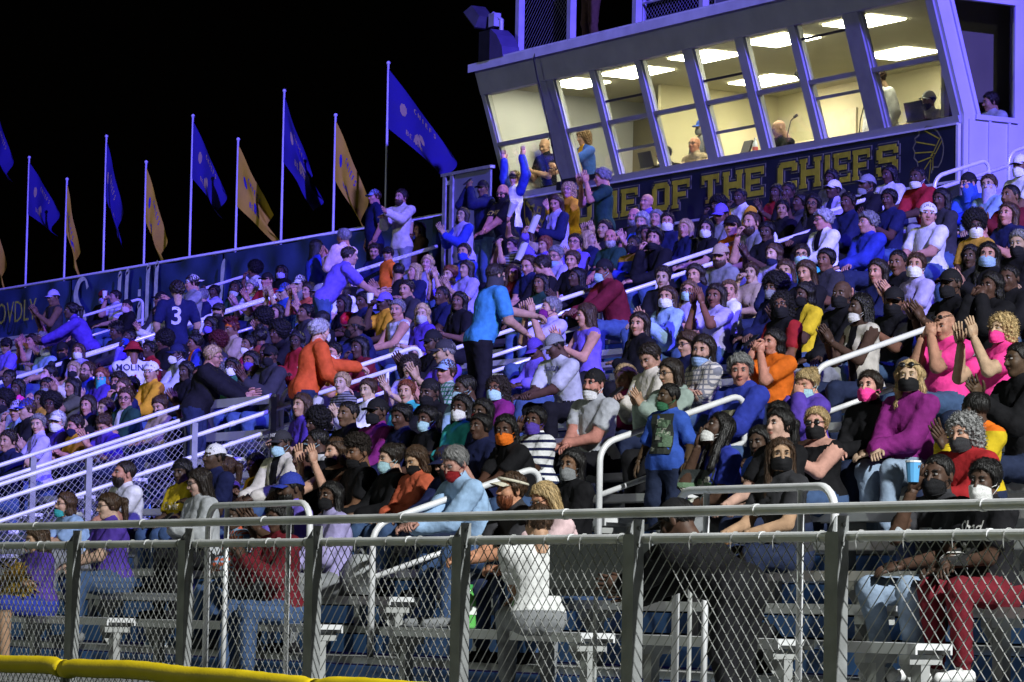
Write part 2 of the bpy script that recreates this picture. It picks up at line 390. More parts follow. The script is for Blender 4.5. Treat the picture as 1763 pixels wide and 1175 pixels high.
# ---------------------------------------------------------------- flags
vio=mat('violet_flag_cloth',(.013,.008,.13),.75,0,.15,4); gld=mat('gold_flag_cloth',(.50,.34,.012),.75,0,.15,4)
em_g=mat('flag_gold_print',(.36,.27,.12),.8,0,.15,8); em_v=mat('flag_violet_print',(.03,.02,.20),.8,0,.15,8)
PY=28.0
def flag(x,ztop,gold,hoist,fly,ang,back,curl,label,seed):
    rr=random.Random(seed)
    p=thing('flagpole',('short' if gold else 'tall')+' flagpole carrying the '+label,'flagpole',(x,PY,5.6),0,'flagpoles behind the stand')
    lean=.012*rr.uniform(-1,1)
    MB().tube([(0,0,0),(lean*(ztop-5.6),0,ztop-5.6)],[.026,.019],8).build('pole',alu,p,smooth=True)
    MB().lathe([(.0,-.03),(.03,-.015),(.036,.01),(.02,.035),(.0,.04)],(lean*(ztop-5.6),0,ztop-5.58),8).build('finial',alu,p,smooth=True)
    nu,nv=34,22; ca,sa=math.cos(ang),math.sin(ang)
    def pt(u,v,o=0):                          # u along the fly, v down the hoist
        s=u*fly
        drop=s*sa; out=s*ca
        vv=v*hoist*(1-.25*u)                  # the cloth gathers towards the fly end
        wv=(.05*math.sin(9*u-3.2*v+curl)+.09*math.sin(4.3*u+5*v*curl+2*curl))*u**.7
        fold=.16*math.sin(6.3*v+curl*2)*u
        return Vector((.02+.58*out+.8*fold*.35-.75*wv*.5+vv*.06*u*curl-.8*o, .81*out+.55*wv+fold*.5+.55*o, -.06-drop-vv*(1-.35*u*abs(math.cos(curl*2)))-.12*u*u*math.sin(v*3.14)*.4))
    V=[pt(i/nu,j/nv) for i in range(nu+1) for j in range(nv+1)]
    F=[(i*(nv+1)+j,(i+1)*(nv+1)+j,(i+1)*(nv+1)+j+1,i*(nv+1)+j+1) for i in range(nu) for j in range(nv)]
    f=MB().add(V,F).build('flag',gld if gold else vio,None,(x+lean*(ztop-5.6),PY,ztop-.02),True)
    tag(f,label,'flag','team flags on the back row')
    e=MB()
    def patch(poly):
        for o in (-.006,.006):
            n=len(poly); c=(sum(a for a,_ in poly)/n,sum(a for _,a in poly)/n)
            ring=[pt(a,c_,o) for a,c_ in poly]; mid=[pt((a+c[0])/2,(c_+c[1])/2,o) for a,c_ in poly]
            e.add([pt(c[0],c[1],o)]+mid+ring,[(0,1+i,1+(i+1)%n) for i in range(n)]+[(1+i,1+n+i,1+n+(i+1)%n,1+(i+1)%n) for i in range(n)])
    for k in range(3):                        # three feathers and a round tuft
        a=-.9+.7*k; cx,cy=.47,.5
        d=(math.cos(a+1.2)*.10,math.sin(a+1.2)*.22); n_=(-d[1]*.25,d[0]*.9)
        patch([(cx+d[0]*.2,cy+d[1]*.2),(cx+d[0]*.6+n_[0]*.5,cy+d[1]*.6+n_[1]*.5),(cx+d[0]*1.2+n_[0]*.45,cy+d[1]*1.2+n_[1]*.45),(cx+d[0]*1.5,cy+d[1]*1.5),(cx+d[0]*1.2-n_[0]*.45,cy+d[1]*1.2-n_[1]*.45),(cx+d[0]*.6-n_[0]*.5,cy+d[1]*.6-n_[1]*.5)])
    patch([(.22+.05*math.cos(a),.42+.11*math.sin(a)) for a in np.linspace(0,6.28,9)[:-1]])
    e.build('emblem',em_v if gold else em_g,f)['kind']='stuff'
    # lettering across the cloth: simple strokes
    GL={'B':[(0,0,0,1),(0,1,.6,.95),(.6,.95,.6,.55),(.6,.55,0,.5),(0,.5,.65,.45),(.65,.45,.6,.05),(.6,.05,0,0)],'E':[(0,0,0,1),(0,1,.6,1),(0,.5,.5,.5),(0,0,.6,0)],'A':[(0,0,.3,1),(.3,1,.65,0),(.12,.4,.52,.4)],'C':[(.6,.85,.3,1),(.3,1,0,.6),(0,.6,.05,.2),(.05,.2,.35,0),(.35,0,.6,.15)],'H':[(0,0,0,1),(.6,0,.6,1),(0,.5,.6,.5)],'I':[(.3,0,.3,1)],'F':[(0,0,0,1),(0,1,.6,1),(0,.5,.5,.5)],'S':[(.6,.85,.3,1),(.3,1,0,.8),(0,.8,.55,.3),(.55,.3,.3,0),(.3,0,0,.15)]}
    l=MB()
    for word,v0,u0 in (('BEACH',.80,.30),('CHIEFS',.26,.36)):
        for k,ch in enumerate(word):
            for (a0,b0,a1,b1) in GL[ch]:
                cw,chh=.045,.095
                p0=(u0+k*cw*1.35+a0*cw, v0-b0*chh); p1=(u0+k*cw*1.35+a1*cw, v0-b1*chh)
                dx,dy=p1[0]-p0[0],p1[1]-p0[1]; n_=math.hypot(dx,dy*.6)+1e-6; ex,ey=-dy/n_*.0036,dx/n_*.006
                for o in (-.007,.007): l.add([pt(p0[0]+ex,p0[1]+ey,o),pt(p1[0]+ex,p1[1]+ey,o),pt(p1[0]-ex,p1[1]-ey,o),pt(p0[0]-ex,p0[1]-ey,o)],[(0,1,2,3)])
    l.build('lettering',em_v if gold else em_g,f)['kind']='stuff'
    return f
for i,(x,zt,gd,ho,fl,an,bk,cu,lab) in enumerate([
  (-68.95,11.75,0,.95,1.15,1.22,.3,.4,'blue flag cut off by the left edge of the picture'),
  (-68.9,9.72,1,0.95,1.3,1.35,.2,.9,'gold flag hanging at the far left edge'),
  (-66.98,10.36,0,1.05,1.1,1.02,.3,.3,'blue flag above the banner word PROUDLY'),
  (-65.05,9.74,1,0.95,1.35,1.4,.2,1.1,'narrow gold flag above the gap before the white script'),
  (-63.15,10.4,0,1.05,1.35,1.36,.9,.8,'dark violet flag drooping above the capital S'),
  (-61.28,9.72,1,1.0,1.35,1.3,.3,.5,'slim gold flag above the letters hill'),
  (-59.3,10.38,0,1.05,1.4,1.14,.3,.2,'blue flag left of the large folded gold flag'),
  (-57.4,9.75,1,1.1,1.4,1.1,.2,1.45,'widest gold flag folded to show BEACH'),
  (-55.6,10.42,0,1.15,1.5,1.18,.6,1.9,'violet flag wrapped round its tall pole'),
  (-53.65,9.78,1,1.0,1.4,1.2,.2,.7,'gold flag hanging behind the person in blue cap'),
  (-51.78,10.45,0,0.98,1.8,0.92,.25,.1,'rightmost blue flag spread out with gold feathers')]):
    flag(x,zt,gd,ho,fl,an,bk,cu,lab,i+3)
# ---------------------------------------------------------------- press box
BX0,BX1=-46.1,-35.06; SZ=7.70; LEAN=.315; FYB=27.0
def bp(x,h,d=0): return Vector((x,FYB-LEAN*h+d,SZ+h))     # point on the leaning window wall, d = depth behind it
cream=mat('press_box_trim',(.36,.37,.36),.5,0,.10,3,.04,40)
siding=mat('white_metal_siding',(.62,.63,.64),.42,.1,.07,2,.03,20)
fram=mat('window_frame_aluminium',(.33,.34,.33),.45,.3,.12,5)
wallin=mat('cream_interior_wall',(.62,.56,.36),.8,0,.06,2); ceilm=mat('ceiling_tile',(.62,.58,.42),.85,0,.05,2); carpet=mat('office_carpet',(.06,.06,.07),.9)
darkwall=mat('dark_partition_paint',(.16,.14,.09),.8,0,.1,2); olive=mat('olive_lower_wall',(.05,.055,.052),.6,0,.2,2,.1,30); signnavy=mat('sign_navy_paint',(.010,.014,.032),.4,0,.25,2,.05,20)
glass=bpy.data.materials.new('window_glass'); glass.use_nodes=True
_n=glass.node_tree.nodes; _l=glass.node_tree.links; _n.clear()
_o=_n.new('ShaderNodeOutputMaterial'); _mx=_n.new('ShaderNodeMixShader'); _t=_n.new('ShaderNodeBsdfTransparent'); _g=_n.new('ShaderNodeBsdfGlossy'); _f=_n.new('ShaderNodeLayerWeight'); _mr=_n.new('ShaderNodeMapRange')
_t.inputs[0].default_value=(.93,.95,.90,1); _g.inputs['Roughness'].default_value=.05; _f.inputs[0].default_value=.5; _mr.inputs[1].default_value=.3; _mr.inputs[3].default_value=.03; _mr.inputs[4].default_value=.45
_l.new(_f.outputs['Facing'],_mr.inputs[0]); _l.new(_mr.outputs[0],_mx.inputs[0]); _l.new(_t.outputs[0],_mx.inputs[1]); _l.new(_g.outputs[0],_mx.inputs[2]); _l.new(_mx.outputs[0],_o.inputs[0]); M['window_glass']=glass
lamp_m=mat('lit_ceiling_panel',(1,.94,.74),.5,0,0,emit=30)
box=thing('press_box','lit press box with outward leaning windows above the stand','press box',(0,0,0))
def slab(name,mt,x0,x1,h0,h1,d0,d1,parent=box):
    b=MB(); P=[bp(x0,h0,d0),bp(x1,h0,d0),bp(x1,h0,d1),bp(x0,h0,d1),bp(x0,h1,d0),bp(x1,h1,d0),bp(x1,h1,d1),bp(x0,h1,d1)]
    b.add(P,[(0,1,5,4),(1,2,6,5),(2,3,7,6),(3,0,4,7),(4,5,6,7),(3,2,1,0)]); return b.build(name,mt,parent)
# fascia, roof edge, sill
slab('fascia',cream,BX0,BX1+.001,1.46,1.82,-.05,.10)
b=MB(); b.bbox((BX0-.08,26.33,9.525),(BX1+.05,31.3,9.60)); b.build('roof',cream,box)
MB().bbox((BX0+.35,26.325,9.61),(BX1+.05,26.36,9.64)).build('roof_edge_pipe',railm,box)
MB().bbox((BX0-.09,26.315,9.49),(BX1+.06,26.329,9.612)).build('drip_edge',alu,box)
slab('sill',cream,BX0,BX1,-.09,.0,-.06,.14)
MB().bbox((BX0,26.925,7.585),(BX1,26.965,7.607)).build('sill_edge',alu,box)
panes=[(-46.01,-44.5,0,0,0),(-44.05,-43.06,0,0,0),(-42.92,-41.86,.33,1.02,1),(-41.72,-40.65,0,0,1),(-40.41,-39.38,.33,1.02,1),(-39.19,-38.15,0,0,1),(-37.99,-36.94,.52,1.28,1),(-36.61,-35.2,0,0,1)]
edges=[BX0]+[v for p_ in panes for v in p_[:2]]+[BX1]
for i in range(0,len(edges),2):
    if edges[i+1]-edges[i]>.01: slab('mullion',cream if edges[i+1]-edges[i]<.3 else fram,edges[i],edges[i+1],0,1.46,-.03,.09)
for k,(x0,x1,lo,up,_) in enumerate(panes):
    wn=bpy.data.objects.new('window',None); col.objects.link(wn); wn.parent=box
    slab('middle_bar',fram,x0,x1,.70,.755,-.02,.05,wn)
    for hh,hw in ((lo,.018),(up,.014)):
        if hh: slab('sash_bar',fram if hh<.6 else black_m,x0,x1,hh-hw,hh+hw,.01,.035,wn)
    for xx in ((x0,x0+.035),(x1-.035,x1)): slab('jamb',fram,xx[0],xx[1],.002,1.458,.0,.07,wn)
    lo2=lo if lo else 0.02
    slab('pane',glass,x0+.03,x1-.03,.756,1.45,.02,.024,wn)
    if lo<.4: slab('pane',glass,x0+.03,x1-.03,lo2+.02,.70,.026,.030,wn)
# walls below, sides, back, interior
MB().bbox((BX0,FYB-.02,5.2),(BX1,FYB+.06,6.88)).build('lower_wall',olive,box)
MB().bbox((BX0,FYB+.002,6.88),(BX1,FYB+.06,7.6)).build('front_wall',olive,box)
def sidewall(x,t,name,window):
    b=MB(); Y=lambda h:FYB-LEAN*h
    def quad(pts): b.prism(pts,lambda p,q,d:(x+d,p,q),t)
    if not window:
        quad([(FYB,5.2),(31.2,5.2),(31.2,9.5),(Y(1.8),9.5),(FYB,7.7)]); return b.build(name,siding,box)
    y0b,y0t,y1,z0,z1=27.2,26.76,27.78,7.72,9.14
    quad([(FYB,5.2),(31.2,5.2),(31.2,z0),(y0b,z0),(FYB-.006,z0)]); quad([(y1,z0),(31.2,z0),(31.2,9.5),(y1,9.5)])
    quad([(FYB-.006,z0),(y0b,z0),(y0t,z1),(Y(1.8),9.5)]); quad([(Y(1.8),9.5),(y0t,z1),(y1,z1),(y1,9.5)])
    return b.build(name,siding,box)
sidewall(BX1,.06,'side_wall',True); sidewall(BX0-.06,.06,'side_wall',False)
b=MB()
for y in np.arange(27.06,31,.305):
    MB().bbox((BX1+.06,y,5.25),(BX1+.085,y+.035,7.66 if y<27.85 else 9.45)).build('siding_rib',siding,box)
wn=bpy.data.objects.new('side_window',None); col.objects.link(wn); wn.parent=box
b=MB(); xo=BX1+.06
for a,c,t_ in (((27.2,7.72),(26.76,9.14),.05),((27.78,7.72),(27.78,9.14),.05)): b.prism([(a[0]-t_/2,a[1]),(a[0]+t_/2,a[1]),(c[0]+t_/2,c[1]),(c[0]-t_/2,c[1])],lambda p,q,d:(xo+d,p,q),.035)
b.bbox((xo,27.16,7.66),(xo+.037,27.82,7.722)); b.bbox((xo,26.72,9.138),(xo+.037,27.82,9.19)); b.build('window_frame',siding,wn)
MB().prism([(27.22,7.725),(27.76,7.725),(27.76,9.135),(26.79,9.135)],lambda p,q,d:(xo-.02+d,p,q),.004).build('pane',glass,wn)
MB().bbox((BX0,30.6,6.7),(BX1,30.66,9.42)).build('back_wall',wallin,box)
MB().bbox((BX0,27.07,6.66),(BX1,30.6,6.72)).build('floor',carpet,box)
MB().bbox((BX0,26.5,9.29),(BX1,30.6,9.34)).build('ceiling',ceilm,box)
MB().bbox((BX0+.01,27.45,7.45),(BX1-.1,28.05,7.49)).build('work_counter',mat('counter_laminate',(.42,.40,.33),.5),box)
MB().bbox((-44.32,28.5,6.72),(-44.24,30.6,9.29)).build('partition',wallin,box)
MB().bbox((BX0+.002,29.2,6.72),(-44.325,29.26,9.0)).build('dark_partition',darkwall,box)
MB().bbox((-35.62,27.2,6.72),(-35.58,30.6,9.29)).build('dark_partition',darkwall,box)  # dark panel added so the room behind the side window looks unlit
MB().bbox((-35.64,27.12,6.73),(-35.57,27.195,9.28)).build('door_jamb',wallin,box)
MB().bbox((-38.9,30.56,7.3),(-38.3,30.598,8.5)).build('wall_panel',white_m,box); MB().bbox((-43.1,30.57,6.73),(-42.2,30.599,8.9)).build('door',mat('pale_door',(.60,.55,.38),.6),box)
for x0,y0,x1,y1 in [(-45.3,27.15,-44.45,27.75),(-43.95,27.22,-42.85,27.82),(-42.05,27.2,-41.05,27.8),(-40.25,27.2,-39.2,27.8),(-38.35,27.22,-37.3,27.8),(-43.5,29.2,-42.4,29.8),(-40.2,29.2,-39.2,29.8)]:
    MB().bbox((x0,y0,9.27),(x1,y1,9.288)).build('ceiling_light',lamp_m,box)
# sign with raised letters
sg=thing('sign_board','dark navy sign reading HOME OF THE CHIEFS with yellow letters','sign',(0,FYB-.02,0))
MB().bbox((BX0+.02,-.035,6.90),(BX1-.03,-.002,7.575)).build('board',signnavy,sg)
MB().bbox((BX0+.02,-.045,6.868),(BX1-.03,-.004,6.898)).build('bottom_trim',alu,sg); MB().bbox((BX1-.028,-.045,6.868),(BX1+.02,-.004,7.60)).build('corner_trim',alu,sg)
sy=mat('sign_yellow_paint',(.38,.345,.015),.55,0,.2,8); so=mat('sign_outline_paint',(.17,.17,.10),.6,0,.2,8)
def glyph(ch):                               # strokes on a 0..1 x 0..1 cell
    S=.26; s=[]
    H_=lambda x:(s.append((x,0,x+S,1)))
    if ch=='H': s+=[(0,0,S,1),(1-S,0,1,1),(S,.40,1-S,.62),(-.06,0,S+.06,.14),(-.06,.86,S+.06,1),(1-S-.06,0,1.06,.14),(1-S-.06,.86,1.06,1)]
    if ch=='O': s+=[(0,.16,S,.84),(1-S,.16,1,.84),(.14,.80,.86,1),(.14,0,.86,.20),(.07,.08,.2,.92),(.8,.08,.93,.92)]
    if ch=='M': s+=[(0,0,S,1),(1-S,0,1,1),(.2,.55,.4,.9),(.6,.55,.8,.9),(.38,.35,.62,.7),(-.06,0,S+.06,.14),(1-S-.06,0,1.06,.14)]
    if ch=='E': s+=[(0,0,S,1),(S,.82,1,1),(S,0,1,.18),(S,.42,.78,.59),(.86,.72,1,.84),(.86,.16,1,.28),(-.06,0,S,.13),(-.06,.87,S,1)]
    if ch=='F': s+=[(0,0,S,1),(S,.82,1,1),(S,.40,.78,.57),(.86,.70,1,.84),(-.07,0,S+.08,.13),(-.06,.87,S,1)]
    if ch=='T': s+=[(.5-S/2,0,.5+S/2,1),(0,.82,1,1),(0,.68,.14,.84),(.86,.68,1,.84),(.24,0,.76,.13)]
    if ch=='C': s+=[(0,.16,S,.84),(.14,.80,.9,1),(.14,0,.9,.20),(.07,.08,.2,.92),(1-S,.66,1,.92),(1-S,.08,1,.32)]
    if ch=='I': s+=[(.15,0,.85,1)]
    if ch=='S': s+=[(.0,.55,S,.88),(.1,.82,.92,1),(1-S,.12,1,.48),(.08,0,.9,.18),(.1,.42,.9,.60),(.8,.70,1,.9),(0,.10,.2,.30)]
    return s
for ch,x0,x1 in [('H',-44.62,-44.16),('O',-44.03,-43.6),('M',-43.47,-42.92),('E',-42.79,-42.38),('O',-41.99,-41.55),('F',-41.46,-41.05),('T',-40.74,-40.32),('H',-40.20,-39.77),('E',-39.67,-39.25),('C',-38.92,-38.48),('H',-38.39,-37.96),('I',-37.87,-37.72),('E',-37.64,-37.29),('F',-37.22,-36.87),('S',-36.72,-36.27)]:
    W_=x1-x0; z0,z1=7.085,7.475
    for name,gr,y0,y1,mt in (('letter_outline',.035,-.040,-.0355,so),('letter_gap',.022,-.045,-.0405,signnavy),('letter',0,-.051,-.0455,sy)):  # middle layer is a navy band between the yellow letter and its outline
        b=MB()
        for i,(a,c,d,e) in enumerate(glyph(ch)):
            b.bbox((x0+a*W_-gr,y0-.00013*i,z0+c*(z1-z0)-gr),(x0+d*W_+gr,y1,z0+e*(z1-z0)+gr))
        b.build(name,mt,sg)
# headdress emblem: outline and feather spokes
def ribbon(b,pts,wd,y,cx,cz,s):
    P=[Vector((p,q)) for p,q in pts]; n=len(P); A=[];B=[]
    for i in range(n):
        t=(P[min(i+1,n-1)]-P[max(i-1,0)]).normalized(); nn=Vector((-t.y,t.x))*wd/2/s; A.append(P[i]+nn); B.append(P[i]-nn)
    f=lambda q,o:(cx+q.x*s,y+o,cz+q.y*s)
    v=[f(q,0) for q in A]+[f(q,0) for q in B]; b.add(v,[(n+i,n+i+1,i+1,i) for i in range(n-1)])
hd=[(.05,-.95),(-.15,-.75),(-.3,-.55),(-.48,-.5),(-.62,-.32),(-.68,-.12),(-.86,.02),(-.80,.2),(-.92,.36),(-.78,.52),(-.82,.68),(-.6,.76),(-.58,.9),(-.35,.93),(-.2,1.02),(.1,.98),(.42,.8),(.68,.5),(.78,.2),(.76,-.02),(.66,-.25),(.5,-.42),(.18,-.4),(.12,-.6)]
b=MB(); ribbon(b,hd,.022,-.0372,-35.63,7.25,.37); b.build('emblem_outline',so,sg)
b=MB()
for pts in ([(-.3,.9),(.5,.55)],[(-.75,.55),(.33,.33)],[(-.82,.18),(.2,.12)],[(-.62,-.15),(.1,-.05)],[(-.35,-.5),(.08,-.12)],[(-.02,-.85),(.1,-.15)],[(.62,.6),(.1,-.05)],[(.68,.45),(.2,-.1)],[(.2,.12),(.32,.02),(.2,-.12),(.08,.0),(.2,.12)],[(.2,-.12),(.2,-.5)]): ribbon(b,pts,.016,-.0375,-35.63,7.25,.37)
b.build('emblem_feathers',sy,sg)
# shield at the left end
b=MB()
for pts,wd in (([(-1,1),(1,1),(.9,.1),(.5,-.6),(0,-1),(-.5,-.6),(-.9,.1),(-1,1)],.03),([(-.8,.8),(.75,-.3)],.05),([(-.75,.1),(-.1,-.75)],.05),([(-.5,.5),(-.05,.62)],.05),([(-.28,.56),(-.1,-.1)],.05),([(.1,.1),(.25,.5),(.5,.45),(.45,.2),(.2,.2)],.05)): ribbon(b,pts,wd,-.0378,-45.2,7.26,.33)
b.build('shield_emblem',sy,sg)
# ---------------------------------------------------------------- on the roof: fence, floodlight, speaker, cable
rf=thing('roof_fence','purple lit roof fence of square posts and mesh above the press box','fence',(0,26.75,9.6))
violet_steel=mat('roof_post_steel',(.45,.45,.48),.5,.2,.1)
for x in (-45.42,-43.95,-42.18,-40.48,-38.7,-36.9,-35.15): MB().bbox((x-.05,-.05,0),(x+.05,.05,1.75)).build('post',violet_steel,rf)
for x in (-45.2,-43.2,-41.45): MB().bbox((x-.03,2.0,0),(x+.03,2.06,1.1)).build('rear_post',violet_steel,rf)
for a,c,z in ((-45.42,-41.4,1.05),): MB().tube([(a,2.0,z),(c,2.0,z)],.022,8).build('rear_rail',railm,rf)
MB().tube([(-41.9,1.2,.72),(-40.5,1.2,.76)],.022,8).build('rear_rail',railm,rf); MB().tube([(-40.3,1.2,.9),(-38.2,1.2,.95)],.022,8).build('rear_rail',railm,rf)
chain_panel(lambda u,v,w_:(-45.42+u,2.03+w_,.02+v),4.0,1.02,.085,.0024).build('chain_link_panel',wire,rf)['kind']='stuff'
chain_panel(lambda u,v,w_:(-45.37+u,.06+w_,.02+v),1.4,1.7,.085,.0024).build('chain_link_panel',wire,rf)['kind']='stuff'
for x,lab in ((-39.9,'flat equipment case leaning on the press box roof rail'),(-38.2,'second equipment case further along the roof rail')):
    t=thing('equipment_case',lab,'case',(x,26.98,9.61)); MB().box((0,0,.25),(.9,.25,.5)).build('case_body',mat('grey_case',(.10,.10,.14),.6),t); MB().tube(arc((0,-.13,.38),.07,0,math.pi,(1,0,0),(0,0,-1)),.009,6).build('handle',black_m,t)
t=thing('floodlight','unlit floodlight head on the roof corner of the press box','floodlight',(-45.62,26.55,9.62))
MB().tube([(0.0,0,0),(0,0,.62),(-.1,-.1,.72)],.035,8).build('arm',alu_dull,t)
rt=Matrix.Rotation(R(38),3,'Y'); b=MB(); b.box((-.42,-.12,.72),(.44,.34,.16),rt,None,.7); b.build('housing',mat('lamp_housing',(.07,.07,.08),.5,.3),t)
b=MB(); b.box((-.47,-.125,.64),(.42,.32,.02),rt); b.build('lens',black_m,t); MB().box((-.1,-.06,.62),(.16,.12,.2)).build('junction_box',alu_dull,t)
t=thing('speaker','black loudspeaker box beside the roof floodlight','loudspeaker',(-45.55,26.45,9.61))
b=MB(); b.prism([(-.3,.0),(.02,0),(.02,.45),(-.3,.45)],lambda p,q,d:(p,d-.15,q),.34); b.build('cabinet',black_m,t); MB().prism([(.022,.0),(.40,.0),(.36,.16),(.2,.35),(.022,.46)],lambda p,q,d:(p,d-.14,q),.3).build('horn',mat('violet_horn',(.07,.06,.12),.5),t)
t=thing('cable','thin black cable hanging over the press box fascia','cable',(-44.25,26.4,9.5))
MB().tube([(0,-.06,.1),(.01,-.1,-.05),(-.02,-.02,-.3),(.0,.04,-.5),(.05,.12,-.9),(.0,.3,-1.5),(.05,.45,-1.9)],.012,6).build('cable_run',black_m,t)
t=thing('dark_conduit','dark conduit bracket under the second window','conduit',(-43.9,26.78,7.66)); MB().bbox((-.25,-.03,.0),(.75,.05,.07)).build('conduit_body',black_m,t); MB().box((-.3,0,-.02),(.12,.1,.12)).build('elbow',black_m,t)
# ---------------------------------------------------------------- desk things in the press box
def laptop(x,y,z,lab,s=1):
    t=thing('laptop',lab,'laptop',(x,y,z)); MB().box((0,0,.012),(.34*s,.24*s,.018)).build('keyboard_base',black_m,t)
    MB().box((0,-.13*s,.12*s),(.34*s,.012,.22*s),Matrix.Rotation(R(15),3,'X')).build('lid',black_m,t)
CZ=7.49
laptop(-42.55,27.3,7.78,'open black laptop behind the third press box window'); laptop(-42.2,27.35,7.8,'black monitor back beside the open laptop',.8); laptop(-36.3,27.35,7.78,'black laptop before the person in a white cap',1.1)
def mic(x,y,lab):
    t=thing('microphone',lab,'microphone',(x,y,7.7)); MB().tube([(0,0,0),(.02,.0,.25),(.12,-.02,.42),(.2,-.02,.46)],.008,6).build('gooseneck',black_m,t); MB().tube([(.2,-.02,.46),(.26,-.02,.48)],.02,8).build('capsule',black_m,t); MB().lathe([(.0,0),(.06,0),(.06,.015),(.0,.02)]).build('base',black_m,t)
mic(-37.75,27.4,'gooseneck microphone in front of the white shirted announcer'); mic(-39.4,27.4,'microphone beside the bald person in the press box')
def bottle(x,y,z,lab,liquid,capc,s=1,rot=None):
    t=thing('bottle',lab,'bottle',(x,y,z)); t.scale=(s,s,s)
    if rot: t.rotation_euler=rot
    MB().lathe([(.0,0),(.034,.004),(.036,.02),(.033,.07),(.036,.12),(.035,.15),(.02,.185),(.013,.2),(.013,.215),(.0,.216)],n=12).build('body',mat('bottle_'+liquid,{'green':(.12,.45,.10),'clear':(.55,.62,.68),'blue':(.15,.4,.75)}[liquid],.15,0,0,spec=.6),t,smooth=True)
    MB().lathe([(.0,.214),(.016,.214),(.016,.235),(.0,.236)],n=10).build('cap',mat('cap_'+capc,{'green':(.05,.35,.08),'white':(.8,.8,.8),'red':(.6,.05,.04)}[capc],.4,0,0),t)
    MB().lathe([(.0362,.075),(.0368,.076),(.0368,.118),(.0362,.119)],n=12).build('label_band',mat('band_'+liquid,{'green':(.75,.8,.75),'clear':(.5,.1,.1),'blue':(.8,.85,.9)}[liquid],.5,0,0),t)
bottle(-40.0,27.3,7.7,'water bottle beside the dark stand in the press box','clear','white',1.1)
bottle(-38.62,27.35,7.68,'second water bottle left of the microphone','clear','white')
t=thing('document_stand','dark document stand behind the fifth press box window','stand',(-40.3,27.35,7.66)); MB().box((0,0,.15),(.2,.03,.3),Matrix.Rotation(R(-20),3,'X')).build('plate',black_m,t); MB().box((0,0,.015),(.16,.14,.03)).build('foot',black_m,t)
t=thing('scissor_arm_lamp','thin black arm lamp high behind the sixth window','lamp',(-39.0,27.5,7.5)); MB().tube([(0,0,0),(.1,.1,.7),(-.15,.0,1.15)],.012,6).build('arm',black_m,t); MB().tube([(-.15,0,1.15),(-.28,-.02,1.28)],.05,8).build('head',dark_m,t)
# ---------------------------------------------------------------- people: bodies grown as one skin from a distance field
f4=np.float32
def V3(*a): return np.array(a,f4)
def cap_(P,a,b,ra,rb,sy=1.0):
    pa=P-a; ba=b-a
    if sy!=1.0:
        pa=pa*V3(1,1/sy,1); ba=ba*V3(1,1/sy,1)
    h=np.clip(pa@ba/(ba@ba+1e-9),0,1); q=pa-h[:,None]*ba
    return np.sqrt((q*q).sum(1))*1.0-(ra+(rb-ra)*h),h
def ell(P,c,r):
    q=(P-c)/r; k=np.sqrt((q*q).sum(1)); k2=np.sqrt(((q/r)**2).sum(1)); return k*(k-1)/(k2+1e-6)
def smin(a,b,k):
    h=np.maximum(k-np.abs(a-b),0)/k; return np.minimum(a,b)-h*h*k*.25
def smax(a,b,k): return -smin(-a,-b,k)
def nets(fn,lo,hi,h,proj=1):
    n=np.ceil((hi-lo)/h).astype(int)+1
    ax=[lo[i]+h*np.arange(n[i],dtype=f4) for i in range(3)]
    G=np.stack(np.meshgrid(*ax,indexing='ij'),-1).reshape(-1,3).astype(f4)
    D=fn(G).reshape(n).astype(f4)
    nc=n-1; acc=np.zeros((nc[0]*nc[1]*nc[2],3)); cnt=np.zeros(nc[0]*nc[1]*nc[2]); quads=[]
    S=D<0
    for a in range(3):
        sl0=[slice(None)]*3; sl1=[slice(None)]*3; sl0[a]=slice(0,-1); sl1[a]=slice(1,None)
        s0,s1=S[tuple(sl0)],S[tuple(sl1)]; idx=np.argwhere(s0!=s1)
        if not len(idx): continue
        i2=idx.copy(); i2[:,a]+=1
        d0=D[tuple(idx.T)]; d1=D[tuple(i2.T)]; t=d0/(d0-d1)
        pos=idx.astype(float); pos[:,a]+=t
        b,c=(a+1)%3,(a+2)%3
        ok=(idx[:,b]>0)&(idx[:,c]>0)&(idx[:,b]<n[b]-1)&(idx[:,c]<n[c]-1)
        idx,pos=idx[ok],pos[ok]; sg=s0[tuple(idx.T)]
        cs=[]
        for db,dc in ((-1,-1),(0,-1),(0,0),(-1,0)):
            q=idx.copy(); q[:,b]+=db; q[:,c]+=dc; fl=(q[:,0]*nc[1]+q[:,1])*nc[2]+q[:,2]; cs.append(fl)
            for k in range(3): acc[:,k]+=np.bincount(fl,pos[:,k],minlength=len(cnt))
            cnt+=np.bincount(fl,minlength=len(cnt))
        q=np.stack(cs,1); q[~sg]=q[~sg][:,::-1]; quads.append(q)
    used=np.flatnonzero(cnt); mp=np.full(len(cnt),-1); mp[used]=np.arange(len(used))
    Vt=(lo+h*(acc[used]/cnt[used][:,None])).astype(f4); Q=mp[np.concatenate(quads)]
    for _ in range(proj):
        e=h*.35; g=np.stack([fn(Vt+e*np.eye(3,dtype=f4)[k])-fn(Vt-e*np.eye(3,dtype=f4)[k]) for k in range(3)],1)/(2*e)
        d=fn(Vt); Vt=Vt-(np.clip(d,-h,h)/np.maximum((g*g).sum(1),.3))[:,None]*g
    return Vt.astype(f4),Q
def vnoise(P,s,seed=0):
    a=np.array([[1.3,2.1,.7],[-.9,1.7,2.3],[2.2,-.6,1.9]],f4); o=seed*1.7
    q=P*s; return (np.sin(q@a[0]+o)+np.sin(q@a[1]+o*1.3+1)+np.sin(q@a[2]+o*.7+2))/3

